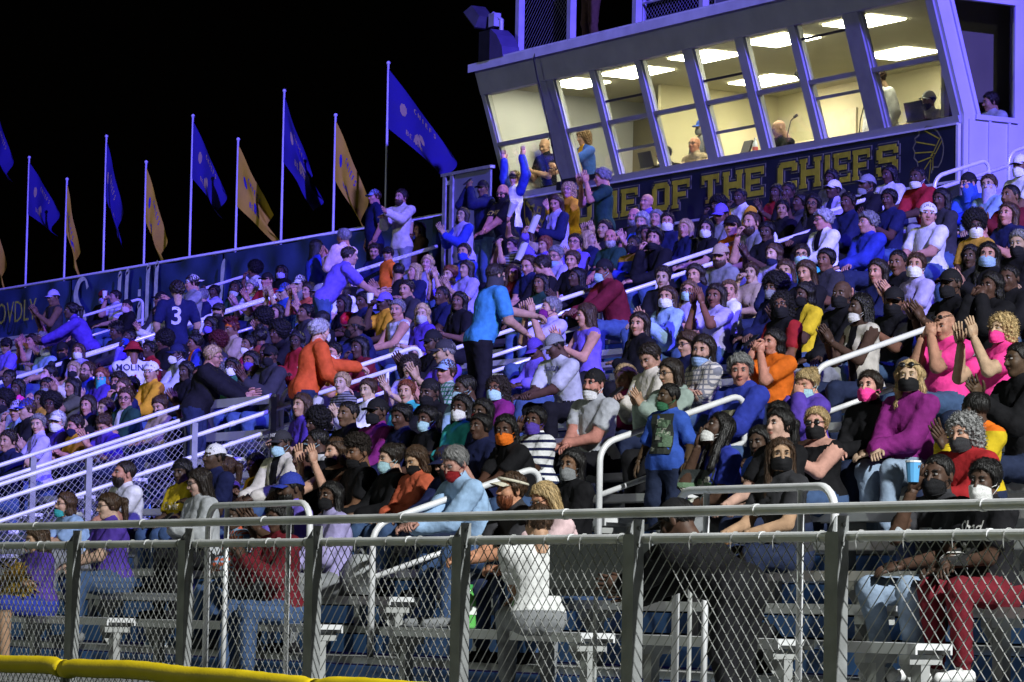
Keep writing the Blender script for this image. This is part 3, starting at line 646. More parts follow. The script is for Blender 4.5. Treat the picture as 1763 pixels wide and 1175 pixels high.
# ---- heads
def head_fn(kind):
    fem=kind in 'fc'; w_=.93 if fem else 1.0; jaw={'m':1.0,'f':.88,'c':.86,'h':1.16}[kind]
    def fn(P):
        d=ell(P,V3(0,.012,.036),V3(.076*w_,.095,.086))
        d=smin(d,ell(P,V3(0,-.032,-.032),V3(.060*jaw,.060,.082)),.03)
        d=smin(d,ell(P,V3(0,-.066,-.090),V3(.026*jaw,.024,.024)),.03)
        A=np.abs(P)*V3(1,0,0)+P*V3(0,1,1)
        d=smin(d,ell(A,V3(.036*jaw,-.062,-.022),V3(.026,.026,.028)),.025)
        d=smin(d,cap_(A,V3(.0,-.082,.034),V3(.045,-.068,.034),.013,.010)[0],.02)
        d=smax(d,-ell(A,V3(.030,-.103,.013),V3(.019,.020,.013)),.012)
        d=smin(d,cap_(P,V3(0,-.088,.018),V3(0,-.112,-.022),.008,.0125)[0],.014)
        d=smin(d,ell(A,V3(.010,-.101,-.026),V3(.011,.012,.009)),.01)
        d=smin(d,cap_(A,V3(0,-.091,-.052),V3(.018,-.084,-.054),.0075,.005)[0],.012)
        d=smax(d,-cap_(A,V3(0,-.103,-.0545),V3(.022,-.092,-.056),.0035,.003)[0],.006)
        d=smin(d,ell(A,V3(.077*w_,.012,-.004),V3(.009,.018,.031)),.008)
        nr=.050 if fem else .058
        if kind=='h': nr=.068; d=smin(d,ell(P,V3(0,-.035,-.10),V3(.055,.05,.035)),.03)
        d=smin(d,cap_(P,V3(0,.022,-.05),V3(0,.045,-.19),nr,nr*1.06)[0],.025)
        return d
    return fn
def eyeparts(kind):
    b=MB()
    for s in (-1,1):
        c=(s*.0305,-.0815,.0125)
        b.k=2; b.lathe([(0,-.0075),(.0085,-.0055),(.0128,0),(.0085,.0055),(0,.0075)],c,8)
        b.k=3; b.lathe([(0,-.002),(.0058,-.001),(.0058,.001),(0,.003)],(c[0],c[1]-.0132,c[2]),8,None,Matrix.Rotation(R(90),3,'X'))
        b.tube([(s*.016,-.0955,.031),(s*.030,-.0965,.0365),(s*.046,-.084,.033)],[.003,.0042,.002],5)   # brow
        b.tube([(s*.017,-.0925,.0195),(s*.0305,-.0965,.0215),(s*.044,-.085,.0175)],[.0015,.0028,.0015],4)  # lid
    b.k=4
    b.tube([(-.022,-.0885,-.056),(-.008,-.1005,-.0525),(0,-.0995,-.0535),(.008,-.1005,-.0525),(.022,-.0885,-.056)],[.0015,.0042,.004,.0042,.0015],5)
    b.tube([(-.019,-.0885,-.0585),(0,-.0985,-.0615),(.019,-.0885,-.0585)],[.0015,.0055,.0015],5)
    return b
def tri_mesh(Vt,Q,mi): return [Vt,Q,np.full(len(Q),mi)]
HEADS={}
def head(kind,lod):
    key=kind+str(lod)
    if key not in HEADS:
        Vt,Q=nets(head_fn(kind),V3(-.105,-.135,-.215),V3(.105,.125,.14),(.0085,.0115)[lod],2)
        e=eyeparts(kind)
        HEADS[key]=(Vt,Q,np.array(e.v,f4),e.f,np.array(e.m))
    return HEADS[key]
# ---- hands: palm and five separate bent fingers (along +y' = fingers, z' = back of hand, thumb to +x)
def make_hand(curl,spread):
    b=MB()
    P=[(-.036,0),(-.040,.035),(-.040,.075),(-.033,.092),(.033,.094),(.040,.075),(.040,.035),(.030,0)]
    n=len(P); v=[(x,y,.012+.003*math.sin(y*30)) for x,y in P]+[(x,y,-.013) for x,y in P]
    b.add(v,[tuple(range(n)),tuple(range(2*n-1,n-1,-1))]+[(i,i+n,(i+1)%n+n,(i+1)%n) for i in range(n)])
    b.tube([(0,-.035,0),(0,.012,0)],[.026,.031],7)
    for k,(x,L) in enumerate([(-.030,.062),(-.010,.076),(.011,.082),(.031,.074)]):
        a=(x*spread*6); p=Vector((x,.086,-.001)); pts=[p]; ang=0
        for j,sg in enumerate((.45,.32,.23)):
            ang+=curl*(.45,.75,.55)[j]; d=Vector((math.sin(a)*math.cos(ang),math.cos(a)*math.cos(ang),-math.sin(ang))); p=p+d*L*sg; pts.append(p)
        b.tube(pts,[.0105,.0098,.0088,.0065],6)
    c2=curl*.6
    pts=[Vector((.026,.018,-.004)),Vector((.050,.045,-.012-.01*c2)),Vector((.060-.02*c2,.078,-.018-.02*c2)),Vector((.062-.035*c2,.100,-.022-.035*c2))]
    b.tube(pts,[.015,.0125,.0105,.0075],6)
    return np.array(b.v,f4),b.f
HANDS={k:make_hand(*a) for k,a in {'flat':(.12,.8),'relax':(.55,.3),'grip':(1.35,.1),'point':(.8,.2)}.items()}
def sm_mat(name,rough,bump,bscale,fn,aniso=None,spec=.35,sheen=0,lo_=.78,hi_=1.12):
    m=bpy.data.materials.new(name); m.use_nodes=True; n=m.node_tree.nodes; L=m.node_tree.links; b=n['Principled BSDF']
    b.inputs['Roughness'].default_value=rough; b.inputs['Specular IOR Level'].default_value=spec; b.inputs['Sheen Weight'].default_value=sheen
    tc=n.new('ShaderNodeTexCoord'); src=tc.outputs['Object']
    if aniso:
        mp=n.new('ShaderNodeMapping'); mp.inputs['Scale'].default_value=aniso; L.new(src,mp.inputs[0]); src=mp.outputs[0]
    no=n.new('ShaderNodeTexNoise'); no.inputs['Scale'].default_value=bscale; no.inputs['Detail'].default_value=4; L.new(src,no.inputs['Vector'])
    bp_=n.new('ShaderNodeBump'); bp_.inputs['Strength'].default_value=bump; bp_.inputs['Distance'].default_value=.012
    L.new(no.outputs[0],bp_.inputs['Height']); L.new(bp_.outputs[0],b.inputs['Normal'])
    c=fn(n,L,tc); 
    mix=n.new('ShaderNodeMix'); mix.data_type='RGBA'; mix.blend_type='MULTIPLY'; mix.inputs[0].default_value=1
    r=n.new('ShaderNodeMapRange'); r.inputs[1].default_value=.3; r.inputs[2].default_value=.7; r.inputs[3].default_value=lo_; r.inputs[4].default_value=hi_; L.new(no.outputs[0],r.inputs[0])
    L.new(c,mix.inputs[6]); L.new(r.outputs[0],mix.inputs[7]); L.new(mix.outputs[2],b.inputs['Base Color'])
    M[name]=m; return m
def oattr(n,name):
    a=n.new('ShaderNodeAttribute'); a.attribute_type='OBJECT'; a.attribute_name=name; return a
def _cloth(n,L,tc):
    g=n.new('ShaderNodeAttribute'); g.attribute_name='reg'; sp=n.new('ShaderNodeSeparateColor'); L.new(g.outputs['Color'],sp.inputs[0])
    arm,hem,shin,neck=sp.outputs[0],sp.outputs[1],sp.outputs[2],g.outputs['Alpha']
    par=n.new('ShaderNodeSeparateXYZ'); L.new(oattr(n,'par').outputs['Vector'],par.inputs[0])
    par2=n.new('ShaderNodeSeparateXYZ'); L.new(oattr(n,'par2').outputs['Vector'],par2.inputs[0])
    C={k:oattr(n,'c_'+k).outputs['Color'] for k in ('top','top2','bot','skin','shoe')}
    def math_(op,a,b):
        x=n.new('ShaderNodeMath'); x.operation=op
        for i,v in enumerate((a,b)):
            if isinstance(v,(int,float)): x.inputs[i].default_value=v
            else: L.new(v,x.inputs[i])
        return x.outputs[0]
    def mixc(f,a,b):
        x=n.new('ShaderNodeMix'); x.data_type='RGBA'; L.new(f,x.inputs[0]); L.new(a,x.inputs[6]); L.new(b,x.inputs[7]); return x.outputs[2]
    xyz=n.new('ShaderNodeSeparateXYZ'); L.new(tc.outputs['Object'],xyz.inputs[0])
    pat=par2.outputs[0]
    def is_(k): return math_('COMPARE',pat,k) if 0 else math_('MULTIPLY',math_('GREATER_THAN',pat,k-.5),math_('LESS_THAN',pat,k+.5))
    st=math_('GREATER_THAN',math_('SINE',math_('MULTIPLY',xyz.outputs[2],par2.outputs[1]),0),.45)
    pl=math_('MAXIMUM',math_('GREATER_THAN',math_('SINE',math_('MULTIPLY',xyz.outputs[2],150),0),.5),math_('GREATER_THAN',math_('SINE',math_('MULTIPLY',xyz.outputs[0],150),0),.5))
    rag=math_('GREATER_THAN',arm,-.02)
    fr=math_('MULTIPLY',math_('LESS_THAN',math_('ABSOLUTE',xyz.outputs[0],0),.055),math_('LESS_THAN',xyz.outputs[1],-.02))
    yoke=math_('GREATER_THAN',xyz.outputs[2],par2.outputs[2])
    f=math_('ADD',math_('ADD',math_('MULTIPLY',is_(1),st),math_('MULTIPLY',is_(2),pl)),math_('ADD',math_('MULTIPLY',is_(3),rag),math_('ADD',math_('MULTIPLY',is_(4),fr),math_('MULTIPLY',is_(5),yoke))))
    c=mixc(f,C['top'],C['top2'])
    c=mixc(math_('LESS_THAN',hem,0),c,C['bot'])
    c=mixc(math_('GREATER_THAN',shin,par.outputs[1]),c,C['skin'])
    c=mixc(math_('GREATER_THAN',shin,.86),c,C['shoe'])
    c=mixc(math_('GREATER_THAN',arm,par.outputs[0]),c,C['skin'])
    c=mixc(math_('GREATER_THAN',neck,par.outputs[2]),c,C['skin'])
    return c
B_CLOTH=sm_mat('clothed_body',.82,.8,16,_cloth,spec=.12,sheen=0)
B_SKIN=sm_mat('skin',.56,.12,34,lambda n,L,tc:oattr(n,'c_skin').outputs['Color'],spec=.28,lo_=.72,hi_=1.18)
def _brow(n,L,tc): return oattr(n,'c_brow').outputs['Color']
B_DARK=sm_mat('brow_and_iris',.5,0,20,_brow); 
def _lip(n,L,tc):
    x=n.new('ShaderNodeMix'); x.data_type='RGBA'; x.blend_type='MULTIPLY'; x.inputs[0].default_value=1; L.new(oattr(n,'c_skin').outputs['Color'],x.inputs[6]); x.inputs[7].default_value=(.85,.5,.5,1); return x.outputs[2]
B_LIP=sm_mat('lips',.4,0,20,_lip); B_EYE=mat('eye_white',(.34,.32,.31),.3,0,0)
BODYMATS=[B_CLOTH,B_SKIN,B_EYE,B_DARK,B_LIP]
HAIR=sm_mat('hair',.42,1,95,lambda n,L,tc:oattr(n,'c').outputs['Color'],(1,1,.10),spec=.4,lo_=.55,hi_=1.3)
CURL=sm_mat('curly_hair',.6,1,75,lambda n,L,tc:oattr(n,'c').outputs['Color'],spec=.3,lo_=.4,hi_=1.4)
FAB=sm_mat('fabric',.8,.25,90,lambda n,L,tc:oattr(n,'c').outputs['Color'],spec=.2)
SHELL=sm_mat('hard_shell',.35,.02,30,lambda n,L,tc:oattr(n,'c').outputs['Color'],spec=.5)

for _m in (HAIR,CURL):
    n_=_m.node_tree.nodes; l_=_m.node_tree.links; b_=n_['Principled BSDF']; src=b_.inputs['Base Color'].links[0].from_socket
    ge=n_.new('ShaderNodeNewGeometry'); mr_=n_.new('ShaderNodeMapRange'); mr_.inputs[3].default_value=.65; mr_.inputs[4].default_value=1.35; l_.new(ge.outputs['Random Per Island'],mr_.inputs[0])
    mx_=n_.new('ShaderNodeMix'); mx_.data_type='RGBA'; mx_.blend_type='MULTIPLY'; mx_.inputs[0].default_value=1; l_.new(src,mx_.inputs[6]); l_.new(mr_.outputs[0],mx_.inputs[7]); l_.new(mx_.outputs[2],b_.inputs['Base Color'])
# ---- hair, hats, masks: shared meshes in head space
def interp(P,xs,ys): return np.interp(P[:,1],xs,ys)
def hair_fn(st):
    def base(P,t,front=.084,side=-.015,back=-.075,nz=0,ns=40):
        d=ell(P,V3(0,.012,.038),V3(.078+t,.097+t,.088+t))+.003*vnoise(P*V3(2.2,2.2,.5),80,1)
        if nz: d=d+nz*vnoise(P,ns)
        zl=interp(P,[-.10,-.075,-.052,-.03,-.008,.04,.10],[front+.01,front,front-.024,.022,side,side-.012,back])+.010*vnoise(P,85,4)
        return smax(d,-(P[:,2]-zl),.010)
    def fn(P):
        A=np.abs(P)*V3(1,0,0)+P*V3(0,1,1)
        if st=='short': return base(P,.008,nz=.006,ns=60)
        if st=='thick': return base(P,.018,front=.074,nz=.010,ns=48)
        if st=='buzz': return base(P,.002,side=.0)
        if st=='recede': return base(P,.006,front=.115,nz=.004,ns=60)
        if st=='fringe': return smax(base(P,.006,front=.2),P[:,2]-.035,.02)
        if st=='afro': return smax(ell(P,V3(0,.03,.06),V3(.135,.135,.125))+.011*vnoise(P,70)+.006*vnoise(P,140,3),-ell(P,V3(0,-.10,-.045),V3(.078,.085,.115)),.02)
        if st=='hightop': return smin(base(P,.004),smax(ell(P,V3(0,.0,.10),V3(.095,.11,.075))+.012*vnoise(P,75),-(P[:,2]-.06),.02),.02)
        if st=='curly': return smax(smin(ell(P,V3(0,.02,.035),V3(.108,.115,.105)),ell(A,V3(.07,.04,-.05),V3(.045,.06,.075)),.03)+.012*vnoise(P,75)+.005*vnoise(P,150,2),-ell(P,V3(0,-.10,-.030),V3(.064,.075,.105)),.015)
        d=base(P,.010,front=.080,side=-.03,nz=.005,ns=38)
        face=ell(P,V3(0,-.105,-.05),V3(.062,.07,.14))
        if st in('long','longw'):
            e=cap_(A,V3(.066,.02,.03),V3(.088,.0,-.30),.036,.026)[0]; e=smin(e,cap_(P,V3(0,.06,.02),V3(0,.075,-.30),.075,.07,.55)[0],.04)
            if st=='longw': e=e+.009*np.sin(P[:,2]*55+P[:,0]*30)
            return smax(smin(d,e+.004*vnoise(P*V3(3,3,.5),40),.03),-face,.012)
        if st=='bob':
            e=cap_(A,V3(.066,.02,.03),V3(.078,.0,-.105),.036,.034)[0]; e=smin(e,cap_(P,V3(0,.06,.02),V3(0,.06,-.10),.08,.07,.6)[0],.04)
            return smax(smin(d,e,.03)+.004*vnoise(P*V3(3,3,.6),40),-face,.012)
        if st=='bun': return smin(d,ell(P,V3(0,.105,.075),V3(.045,.042,.042))+.004*vnoise(P,90),.01)
        if st=='topbun': return smin(d,ell(P,V3(0,.03,.15),V3(.05,.05,.042))+.005*vnoise(P,90),.015)
        if st=='pony':
            return smin(d,smin(cap_(P,V3(0,.10,.06),V3(0,.155,.03),.022,.032)[0],cap_(P,V3(0,.155,.03),V3(0,.145,-.17),.034,.015)[0],.02),.015)
        if st=='braids':
            e=d
            for k in range(13):
                a=R(-105+210*k/12); x,y=.083*math.sin(a),.02+.085*math.cos(a)
                e=np.minimum(e,cap_(P,V3(x,y,.02),V3(x*1.15,y+.005,-.22-.03*(k%3)),.0135,.009)[0]+.002*np.sin(P[:,2]*220))
            return smax(e,-face,.01)
        if st=='spikes':
            e=base(P,.006)
            for k in range(22):
                a=k*2.4; r_=.75*math.sqrt((k+.5)/22); dx,dy=r_*math.cos(a),r_*math.sin(a); dz=math.sqrt(1-r_*r_)
                e=np.minimum(e,cap_(P,V3(dx*.07,dy*.085+.01,.03+dz*.08),V3(dx*.15,dy*.16+.01,.03+dz*.15),.013,.006)[0])
            return e
        if st=='beard': 
            e=smax(ell(P,V3(0,-.045,-.062),V3(.064,.056,.068)),(P[:,2]+.028)+.9*np.maximum(0,-(P[:,1]+.075)),.01)
            return smax(e,-(-.02-P[:,1]) ,.01)
    return fn
HB={'afro':(V3(-.17,-.15,-.12),V3(.17,.19,.22)),'long':(V3(-.14,-.13,-.36),V3(.14,.19,.16)),'pony':(V3(-.12,-.13,-.21),V3(.12,.21,.16)),'braids':(V3(-.14,-.12,-.30),V3(.14,.16,.15)),'spikes':(V3(-.19,-.18,-.1),V3(.19,.21,.22))}
HM={}
def strands(fn,Vt,st):
    """thin ribbons combed over the hair surface so that it breaks into strands and flyaways"""
    g=np.random.RandomState(len(st)*7+ord(st[0])); curly=st in('afro','curly','hightop','spikes'); longh=st in('long','longw','braids','pony','bob')
    n=900 if longh else 700; steps=6; ds=.020 if st in('long','longw') else .013 if not curly else .010
    P=Vt[g.randint(0,len(Vt),n)].astype(f4); off=(.002+.007*g.rand(n)**2).astype(f4)
    if st=='buzz': off*=.3
    crown=V3(0,.035,.14); rows_=[]; D=g.randn(n,3).astype(f4)
    def grad(Q): e=.004; G=np.stack([fn(Q+e*np.eye(3,dtype=f4)[k])-fn(Q-e*np.eye(3,dtype=f4)[k]) for k in range(3)],1); return G/(np.linalg.norm(G,axis=1)[:,None]+1e-6)
    for s in range(steps):
        N=grad(P); d=fn(P); P=P-N*(d-off-.0015*s*(1.5 if curly else .5))[:,None]
        rows_.append((P.copy(),N.copy()))
        if curly: T=D+.9*g.randn(n,3).astype(f4)
        else:
            T=P-crown; T=T/(np.linalg.norm(T,axis=1)[:,None]+1e-5); T=T+V3(.35 if st in('short','thick','recede') else 0,.25,-.5 if P is not None else 0)+.22*D
            if longh: T=np.where((P[:,2]<.06)[:,None],V3(0,.02,-1)+.10*D,T)
        T=T-N*(T*N).sum(1)[:,None]; T/=np.linalg.norm(T,axis=1)[:,None]+1e-5; P=P+T*ds
    V=[];F=[]
    w0=.0022 if not curly else .0026
    for s in range(steps):
        P_,N_=rows_[s]; T=(rows_[min(s+1,steps-1)][0]-rows_[max(s-1,0)][0]); B=np.cross(T,N_); B/=np.linalg.norm(B,axis=1)[:,None]+1e-6
        w_=w0*(1-.75*abs(s/(steps-1)-.35)); V.append(np.stack([P_-B*w_,P_+B*w_],1))
    A=np.stack(V,1).reshape(-1,3)        # n, steps, 2
    b=np.arange(n)[:,None]*steps*2+np.arange(steps-1)[None,:]*2
    Q=np.stack([b,b+1,b+3,b+2],-1).reshape(-1,4)
    return A,Q
def hairmesh(st):
    if st not in HM:
        lo,hi=HB.get({'longw':'long'}.get(st,st),(V3(-.13,-.135,-.14),V3(.13,.175,.21)))
        hf=hair_fn(st); Vt,Q=nets(hf,lo,hi,.008,1)
        A,Q2=strands(hf,Vt,st); V_=np.concatenate([Vt,A]); Q_=np.concatenate([Q,Q2+len(Vt)])
        me=bpy.data.meshes.new('hair_'+st); me.from_pydata(V_.tolist(),[],Q_.tolist()); me.polygons.foreach_set('use_smooth',[True]*len(Q_)); me.materials.append(CURL if st in('afro','curly','hightop') else HAIR); HM[st]=me
    return HM[st]
def grid(b,fn,nu,nv,th=.002,k=None):
    A=[Vector(fn(i/nu,j/nv)) for i in range(nu+1) for j in range(nv+1)]
    c=sum(A,Vector())/len(A); out=[]
    for p in A:
        d=Vector((p.x,p.y-.02,0)); d=d.normalized() if d.length>1e-4 else Vector((0,0,1)); out.append(p+d*th)
    n=len(A); F=[]
    for i in range(nu):
        for j in range(nv):
            a=i*(nv+1)+j; q=(a,a+nv+1,a+nv+2,a+1); F.append(tuple(x+n for x in q)); F.append(q[::-1])
    ring=[j for j in range(nv+1)]+[i*(nv+1)+nv for i in range(1,nu+1)]+[nu*(nv+1)+j for j in range(nv-1,-1,-1)]+[i*(nv+1) for i in range(nu-1,0,-1)]
    for a,c2 in zip(ring,ring[1:]+ring[:1]): F.append((a,c2,c2+n,a+n))
    b.add(A+out,F,k)
def capmesh(kind):
    key='cap_'+kind
    if key in HM: return HM[key]
    b=MB(); s=1 if kind!='bcap' else -1
    z0={'cap':.045,'bcap':.045,'beanie':.03,'bucket':.05,'durag':.035,'visor':.055}[kind]
    rx,ry,rz=(.088,.108,.100)
    if kind in('durag','beanie'): rx,ry,rz=.084,.104,.098
    if kind!='visor':
        prof=[]
        for i in range(8):
            a=i/7*math.pi/2; prof.append((math.cos(a),math.sin(a)))
        v=[];f=[];n=16
        for (r_,zz) in prof:
            for j in range(n):
                q=2*math.pi*j/n; zf=z0+zz*(rz+.038-z0)+(.0 if kind!='durag' else -.03*(1-zz)*(math.sin(q)>0))
                if kind in('cap','bcap','beanie'): zf-=.035*(1-zz)*max(0,s*math.sin(q))
                v.append((max(r_,.02)*rx*math.cos(q),.012+max(r_,.02)*ry*math.sin(q),zf))
        for i in range(7):
            for j in range(n): f.append((i*n+j,i*n+(j+1)%n,(i+1)*n+(j+1)%n,(i+1)*n+j))
        f.append(tuple(7*n+j for j in range(n))); b.add(v,f)
        if kind in('cap','bcap'): b.lathe([(0,0),(.008,.001),(.006,.007),(0,.008)],(0,.012,rz+.036),6)
    else:
        b.tube([(.090*math.cos(a),.012+.110*math.sin(a),.062-.02*math.sin(a)) for a in np.linspace(0,2*math.pi,19)],.011,6,False)
    if kind in('cap','bcap','visor'):
        def br(u,v):
            a=(u-.5)*1.9; L=.075*math.cos(a*.85)**.6*v; r_=1
            x=(.086)*math.sin(a)*(1+.12*v); y=.012-.104*math.cos(a)-L
            return (x,s*(y-.012)+.012,z0+.004-.022*(2*u-1)**2-.16*L*(1+.2))
        grid(b,br,10,4,.003)
    if kind=='bucket':
        def bk(u,v):
            a=u*2*math.pi; r_=1+.55*v; return (.088*r_*math.cos(a),.012+.108*r_*math.sin(a),z0+.004-.055*v)
        grid(b,bk,18,3,.003)
    if kind=='durag': b.tube([(.02,.11,-.0),(.03,.14,-.10),(.02,.13,-.2)],[.018,.02,.008],6)
    HM[key]=b.mesh(key,[FAB],True); return HM[key]
def maskmesh(kind):
    if kind in HM: return HM[kind]
    b=MB()
    if kind=='mask' or kind=='chinmask':
        lo,hi=(-.112,-.008) if kind=='mask' else (-.128,-.045)
        def mk(u,v):
            a=(u-.5)*2; x=.073*math.sin(a*1.35)/math.sin(1.35); yy=-.098*math.cos(a*1.2)**.8+.0
            z=lo+(hi-lo)*v*(1-.28*abs(a)**2)+.022*abs(a)**2*(1-v)
            bulge=.026*math.exp(-(a*2.6)**2)*math.sin(math.pi*min(1,v*.9+.12))
            pl_=.0035*abs(math.sin(v*9.4))*math.exp(-(a*1.4)**4); return (x,yy-.009-pl_-bulge*(1 if kind=='mask' else .6)+.025*(1-v)**2*(.6),z)
        grid(b,mk,14,16,.0025)
        for sx in (-1,1):
            for z in (lo+.035,hi-.02): b.tube([(sx*.070,-.045,z),(sx*.079,-.01,z*.6-.004),(sx*.082,.022,.012 if z>-.05 else -.025)],.0021,4)
    if kind=='gaiter':
        def ga(u,v):
            a=u*2*math.pi; r_=1.0+.10*math.sin(9*v+3*a)*.25; z=-.20+.205*v
            rx=.086-.012*v; ry=.092+.012*v
            return (rx*r_*math.cos(a),.008+ry*r_*math.sin(a)-.008*v,z-.03*max(0,math.sin(a))*v)
        grid(b,ga,22,8,.003)
    HM[kind]=b.mesh(kind,[FAB],True); return HM[kind]
def glassmesh(up=0):
    key='glasses'
    if key in HM: return HM[key]
    b=MB()
    for s in (-1,1):
        b.tube([(s*.032+.023*math.cos(a),-.104+.012*abs(math.cos(a))*(s*math.cos(a)>0),.010+.018*math.sin(a)) for a in np.linspace(0,2*math.pi,13)],.0026,5,False)
        b.tube([(s*.055,-.092,.014),(s*.080,-.02,.014),(s*.083,.02,.006)],.0024,4)
    b.tube([(-.010,-.107,.014),(.010,-.107,.014)],.0026,5); HM[key]=b.mesh(key,[SHELL],True); return HM[key]
def shades():
    if 'shades' in HM: return HM['shades']
    b=MB()
    for s in (-1,1):
        b.lathe([(0,-.002),(.024,-.001),(.024,.001),(0,.003)],(s*.032,-.103,.011),10,None,Matrix.Rotation(R(90),3,'X')@Matrix.Scale(.8,3,Vector((0,1,0))))
        b.tube([(s*.055,-.094,.014),(s*.080,-.02,.014),(s*.083,.02,.006)],.0035,4)
    b.tube([(-.010,-.107,.014),(.010,-.107,.014)],.003,5); HM['shades']=b.mesh('shades',[SHELL],True); return HM['shades']

# ---- palette
SK={'w':(.45,.26,.175),'p':(.52,.32,.235),'r':(.47,.23,.16),'t':(.34,.19,.115),'b':(.17,.085,.05),'d':(.075,.040,.027),'k':(.042,.025,.018)}
HC={'bk':(.010,.009,.009),'dk':(.025,.018,.014),'br':(.065,.036,.02),'lb':(.17,.10,.05),'bl':(.46,.33,.16),'gy':(.22,.22,.22),'wh':(.42,.42,.41),'rd':(.20,.06,.025),'ma':(.10,.012,.015),'pk':(.5,.3,.3)}
CO={'white':(.72,.73,.72),'black':(.010,.010,.012),'char':(.035,.035,.04),'grey':(.22,.23,.24),'lgrey':(.42,.44,.45),'navy':(.012,.016,.06),'blue':(.035,.09,.42),'royal':(.03,.048,.36),'lblue':(.28,.42,.62),'cyan':(.05,.24,.42),'teal':(.05,.42,.42),'purple':(.085,.045,.34),'violet':(.16,.11,.55),'lav':(.40,.36,.66),'plum':(.20,.02,.17),'mag':(.42,.03,.17),'pink':(.62,.36,.46),'hot':(.92,.06,.34),'lpink':(.66,.48,.50),'red':(.30,.018,.022),'maroon':(.13,.012,.02),'orange':(.74,.16,.015),'rust':(.62,.10,.02),'coral':(.55,.12,.06),'yellow':(.62,.45,.02),'gold':(.68,.36,.02),'mustard':(.42,.24,.03),'olive':(.075,.08,.045),'green':(.04,.16,.08),'dgreen':(.015,.05,.035),'brown':(.09,.05,.025),'tan':(.38,.30,.20),'cream':(.60,.57,.46),'jean':(.05,.09,.19),'ljean':(.26,.34,.46),'djean':(.018,.026,.06),'khaki':(.33,.28,.19),'sage':(.30,.38,.33),'smask':(.42,.66,.74)}
NAMES={'char':'charcoal','lgrey':'light grey','lblue':'light blue','lav':'lavender','mag':'magenta','hot':'hot pink','lpink':'pale pink','dgreen':'dark green','rust':'burnt orange','smask':'pale blue'}
def cn(c): return NAMES.get(c,c)
UP=.285; FO=.255
def ik(s,w,pole,u,f):
    d=w-s; L=np.linalg.norm(d)
    if L>(u+f)*.995: w=s+d/L*(u+f)*.995; d=w-s; L=np.linalg.norm(d)
    a=(u*u-f*f+L*L)/(2*L); h=math.sqrt(max(u*u-a*a,1e-6)); dn=d/L; pp=pole-dn*(pole@dn); pp=pp/(np.linalg.norm(pp)+1e-6)
    return s+dn*a+pp*h,w
# pose: lean, and for the +x and -x arm: wrist (x, forward, up from the shoulder line), hand shape, hand direction (x, forward, up) or None
PO={
 'lap':(.16,((-.02,.30,-.40),'relax',(-.6,.7,-.3)),((.02,.31,-.38),'relax',(.6,.7,-.3))),
 'knees':(.14,((.12,.36,-.40),'relax',None),((-.12,.36,-.40),'relax',None)),
 'lean':(.48,((-.01,.36,-.30),'grip',(-.5,.8,0)),((.01,.36,-.29),'grip',(.5,.8,0))),
 'clap':(.12,((.03,.30,-.13),'flat',(-.1,.55,.8)),((-.03,.31,-.11),'flat',(.1,.55,.8))),
 'claphigh':(.08,((.09,.27,.08),'flat',(-.05,.25,.95)),((-.07,.28,.06),'flat',(.05,.25,.95))),
 'phone':(.20,((.05,.26,-.22),'grip',(-.5,.6,.5)),((-.05,.26,-.22),'grip',(.5,.6,.5))),
 'cross':(.10,((-.10,.19,-.20),'relax',(-.9,.2,.2)),((.10,.22,-.24),'relax',(.9,.2,.1))),
 'chin':(.34,((.03,.30,-.38),'relax',None),((-.05,.19,.0),'grip',(.2,-.1,1))),
 'mouth':(.14,((.05,.19,.06),'grip',(-.3,-.2,.9)),((-.05,.19,.06),'grip',(.3,-.2,.9))),
 'drink':(.10,((.02,.30,-.38),'relax',None),((-.04,.20,.09),'grip',(.6,.1,.6))),
 'photo':(.05,((.06,.24,.16),'grip',(-.4,.1,.8)),((-.06,.24,.16),'grip',(.4,.1,.8))),
 'raise':(.05,((.02,.30,-.38),'relax',None),((-.10,.28,.30),'grip',(.1,.1,1))),
 'cup':(.10,((.02,.30,-.38),'relax',None),((-.06,.16,.05),'flat',(.3,-.2,.9))),
 'down':(.03,((.22,.05,-.52),'relax',None),((-.22,.05,-.52),'relax',None)),
 'up':(-.05,((.27,.05,.46),'flat',(.15,0,1)),((-.27,.05,.46),'flat',(-.15,0,1))),
 'rail':(.30,((.10,.45,-.20),'grip',(.2,.9,-.2)),((-.16,.25,-.38),'relax',None)),
 'reach':(.62,((.02,.46,-.30),'flat',(.0,.9,.1)),((-.10,.42,-.34),'flat',(.2,.9,0))),
 'out':(.06,((.10,.44,-.10),'flat',(.3,.9,.2)),((-.05,.35,-.15),'relax',(.3,.9,.1))),
}
